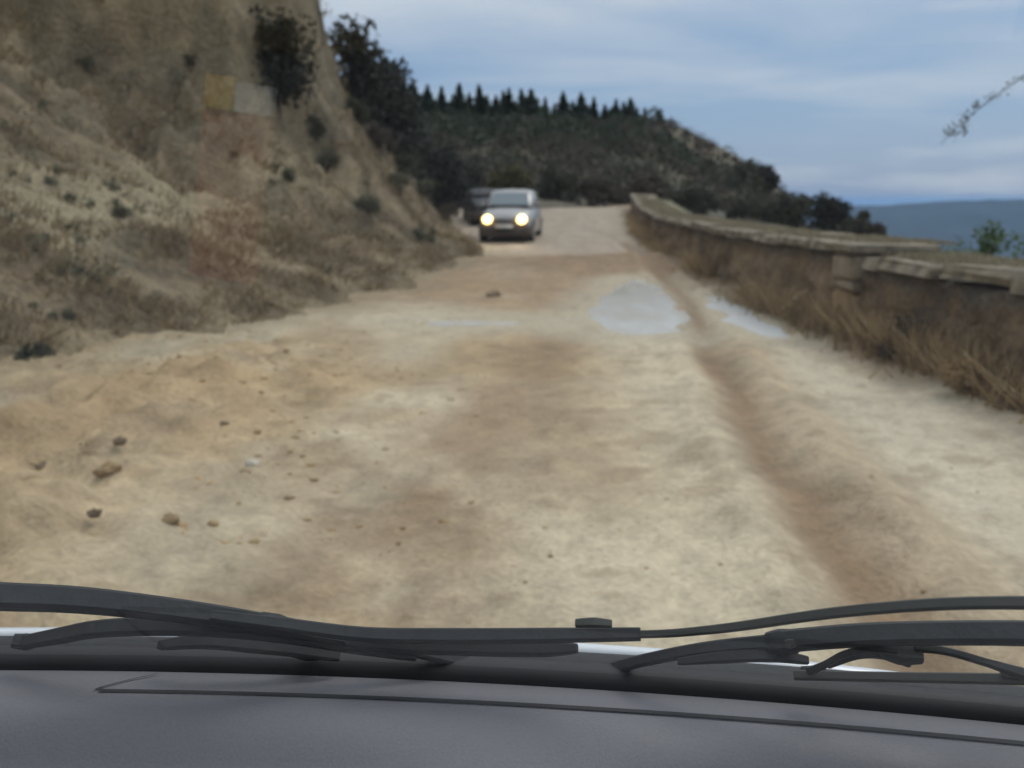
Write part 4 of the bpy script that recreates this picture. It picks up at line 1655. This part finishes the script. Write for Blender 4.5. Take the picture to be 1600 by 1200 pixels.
def bar(name, pts, widths, lift, parent, mat, flat=0.75):
    """bar swept along the glass; widths are its apparent heights"""
    P = [on_glass(u, v, lift) for u, v in pts]
    # resample smoothly (Catmull-Rom)
    Q, Wd = [], []
    for i in range(len(P) - 1):
        p0, p1, p2, p3 = P[max(i - 1, 0)], P[i], P[i + 1], P[min(i + 2, len(P) - 1)]
        for q in range(5):
            s = q / 5
            Q.append(0.5 * ((2 * p1) + (p2 - p0) * s + (2 * p0 - 5 * p1 + 4 * p2 - p3) * s * s + (3 * p1 - p0 - 3 * p2 + p3) * s ** 3))
            Wd.append(widths[i] * (1 - s) + widths[i + 1] * s)
    Q.append(P[-1])
    Wd.append(widths[-1])
    V, F = [], []
    K = 8
    for i, p in enumerate(Q):
        t = (Q[min(i + 1, len(Q) - 1)] - Q[max(i - 1, 0)]).normalized()
        b = NG.cross(t).normalized()
        n = t.cross(b).normalized()
        if n.dot(NG) < 0:
            n = -n
        h = Wd[i] / 1333 * (p - EYE).length * 0.5
        a, c = h * 0.92, h * flat
        for (s, r) in ((1, .55), (.7, 1), (-.7, 1), (-1, .55), (-1, -.55), (-.7, -1), (.7, -1), (1, -.55)):
            V.append(p + n * a * s + b * c * r - OW)
    for i in range(len(Q) - 1):
        for j in range(K):
            F.append((i * K + j, i * K + (j + 1) % K, (i + 1) * K + (j + 1) % K, (i + 1) * K + j))
    F.append(tuple(range(K))[::-1])
    F.append(tuple((len(Q) - 1) * K + j for j in range(K)))
    return mesh(name, V, F, mat, parent, smooth=False)


# wiper whose thick arm sweeps off to the left
a1 = bar('wiper_arm', [(-260, 922), (-100, 926), (0, 932), (130, 938), (290, 956), (430, 978), (540, 997), (650, 1016), (760, 1042), (850, 1062)],
         [36, 36, 37, 36, 33, 30, 26, 22, 20, 24], 0.016, own, M['wiper'])
bar('blade', [(330, 962), (430, 974), (565, 991), (700, 994), (850, 993), (1000, 991)], [16, 20, 22, 24, 23, 20], 0.012, a1, M['wiper'])
bar('rubber', [(960, 992), (1040, 990), (1100, 985), (1160, 978), (1300, 958), (1450, 945), (1600, 942), (1800, 948)], [11, 12, 13, 14, 16, 17, 18, 18], 0.012, a1, M['rubber'])
bar('clip', [(900, 974), (928, 973), (956, 975)], [13, 16, 12], 0.014, a1, M['rubber'])
bar('yoke', [(40, 1003), (90, 994), (150, 983), (230, 979), (330, 981), (440, 992), (560, 1012), (650, 1026)], [18, 22, 24, 26, 26, 24, 20, 14], 0.010, a1, M['wiper'])
bar('yoke', [(250, 1008), (320, 1002), (400, 1008), (480, 1018), (530, 1026)], [14, 22, 24, 20, 14], 0.008, a1, M['wiper'])
bar('yoke', [(540, 1004), (640, 1009), (760, 1012), (850, 1014), (902, 1013)], [14, 24, 26, 24, 14], 0.008, a1, M['wiper'])
bar('knuckle', [(405, 973), (432, 979), (452, 983)], [32, 36, 28], 0.017, a1, M['wiper'])
bar('claw', [(20, 1001), (42, 1003), (60, 1000)], [18, 22, 16], 0.011, a1, M['wiper'])
bar('claw', [(455, 1018), (480, 1022), (500, 1024)], [14, 20, 14], 0.010, a1, M['rubber'])
bar('pivot_cap', [(735, 1040), (765, 1044), (790, 1052)], [16, 22, 16], 0.020, a1, M['wiper'])
# wiper rising to the right
a2 = bar('wiper_arm', [(840, 1064), (890, 1060), (940, 1050), (1000, 1033), (1100, 1014), (1205, 1004), (1215, 1003), (1350, 992), (1500, 989), (1620, 990), (1800, 996)],
         [20, 22, 20, 18, 20, 24, 32, 33, 33, 33, 32], 0.018, own, M['wiper'])
bar('bracket', [(1375, 1014), (1405, 1018), (1440, 1020)], [22, 36, 30], 0.012, a2, M['wiper'])
bar('yoke', [(1265, 1049), (1290, 1038), (1320, 1022), (1360, 1014), (1400, 1016)], [12, 10, 10, 12, 14], 0.010, a2, M['wiper'])
bar('yoke', [(1295, 1040), (1340, 1026), (1380, 1026), (1420, 1038)], [9, 8, 8, 9], 0.009, a2, M['wiper'])
bar('yoke', [(1430, 1012), (1480, 1018), (1540, 1035), (1595, 1052)], [12, 11, 11, 16], 0.010, a2, M['wiper'])
bar('rubber', [(1240, 1055), (1400, 1058), (1600, 1062), (1750, 1072)], [14, 14, 15, 15], 0.008, a2, M['rubber'])
bar('yoke', [(1060, 1034), (1130, 1027), (1200, 1024), (1262, 1032)], [10, 18, 20, 12], 0.008, a2, M['wiper'])
bar('claw', [(1252, 1050), (1272, 1051), (1290, 1050)], [16, 20, 14], 0.012, a2, M['wiper'])
bar('claw', [(1565, 1052), (1590, 1054), (1612, 1055)], [16, 20, 14], 0.012, a2, M['wiper'])
bar('knuckle', [(1200, 1005), (1222, 1003), (1245, 1002)], [30, 37, 33], 0.018, a2, M['wiper'])
bar('bolt', [(1226, 1006), (1234, 1006), (1242, 1005)], [10, 14, 10], 0.010, a2, M['rubber'])
bar('bolt', [(852, 1056), (860, 1055), (868, 1056)], [8, 12, 8], 0.026, a2, M['rubber'])
bar('pivot_cap', [(835, 1062), (862, 1060), (890, 1062)], [18, 26, 18], 0.022, a2, M['wiper'])

# body shell round the seats: roof, pillars, sides
gx0, gx1 = -1.16, 0.58
yt = glass_pt(-0.3, 0.86)
V, F = [], []
for (y, z) in ((0.03, 1.66), (-0.25, 1.73), (-0.9, 1.76), (-1.7, 1.72)):
    for q in range(13):
        x = gx0 + 0.10 + (gx1 - gx0 - 0.20) * q / 12
        V.append((x - OW.x, y - OW.y - 0.09 * (x + 0.29) ** 2, z - 0.06 * ((x + 0.29) / 0.8) ** 2))
for i in range(3):
    for q in range(12):
        F.append((i * 13 + q, i * 13 + q + 1, (i + 1) * 13 + q + 1, (i + 1) * 13 + q))
mesh('roof', V, F, M['headliner'], own)
for s, xa, xb in ((-1, -1.16, -1.04), (1, 0.58, 0.46)):
    V, F = tube([(xa - OW.x, yd(xa) - OW.y, DZ - 0.02), ((xa + xb) / 2 - OW.x, (yd(xa) + yt[1]) / 2 - OW.y + 0.02, 1.28), (xb - OW.x, yt[1] - OW.y - 0.05, 1.64)], [0.045, 0.04, 0.045], 10)
    mesh('pillar', V, F, M['bonnet'], own)
    V, F = loft([[(xa - OW.x + s * 0.03 * k, y - OW.y, z) for (k, z) in ((0, 0.25), (1, 0.35), (1, 0.75), (0, 0.90), (-1, 0.88), (-1, 0.25))] for y in (0.30, -0.2, -0.6, -1.6)])
    mesh('door', V, F, M['bonnet'], own)

# carton lying on the dash, seen only as a faint reflection in the windscreen
M['cred'] = simple('red_card', (0.36, 0.12, 0.10), 0.6)
M['cyel'] = simple('yellow_card', (0.68, 0.42, 0.05), 0.6)
M['cwht'] = simple('white_card', (0.66, 0.66, 0.63), 0.6)
car_z = DZ - 0.050
ct = empty('carton', (-0.315, 0.275, car_z), R(4))
tag(ct, 'red card folder with yellow and white tabs, faintly mirrored in the windscreen at upper left', 'folder')


def slab(name, x0, x1, y0, y1, z0, z1, mat, parent):
    V = [(x, y, z) for z in (z0, z1) for (x, y) in ((x0, y0), (x1, y0), (x1, y1), (x0, y1))]
    return mesh(name, V, [(3, 2, 1, 0), (4, 5, 6, 7), (0, 1, 5, 4), (1, 2, 6, 5), (2, 3, 7, 6), (3, 0, 4, 7)], mat, parent, smooth=False)


slab('cover', -0.032, 0.032, -0.02, 0.14, 0, 0.012, M['cred'], ct)
slab('tab', -0.032, -0.004, -0.052, -0.021, 0, 0.012, M['cyel'], ct)
slab('tab', -0.003, 0.032, -0.048, -0.021, 0, 0.012, M['cwht'], ct)

# ------------------------------------------------------------------ haze
bm = bmesh.new()
bmesh.ops.create_cube(bm, size=1)
me = bpy.data.meshes.new('haze')
bm.to_mesh(me)
bm.free()
hz = bpy.data.objects.new('haze', me)
C.objects.link(hz)
hz.scale = (90000, 90000, 450)
hz.location = (0, 0, -402 + 225)
mh = bpy.data.materials.new('haze')
mh.use_nodes = True
th_ = mh.node_tree
for n_ in list(th_.nodes):
    if n_.type != 'OUTPUT_MATERIAL':
        th_.nodes.remove(n_)
pv = th_.nodes.new('ShaderNodeVolumePrincipled')
pv.inputs['Color'].default_value = (0.38, 0.64, 1.0, 1)
pv.inputs['Density'].default_value = 0.000035
pv.inputs['Anisotropy'].default_value = 0.0
th_.links.new(pv.outputs[0], [n_ for n_ in th_.nodes if n_.type == 'OUTPUT_MATERIAL'][0].inputs['Volume'])
me.materials.append(mh)
hz['kind'] = 'stuff'
hz['label'] = 'thin blue haze over the valley'
hz['category'] = 'haze'
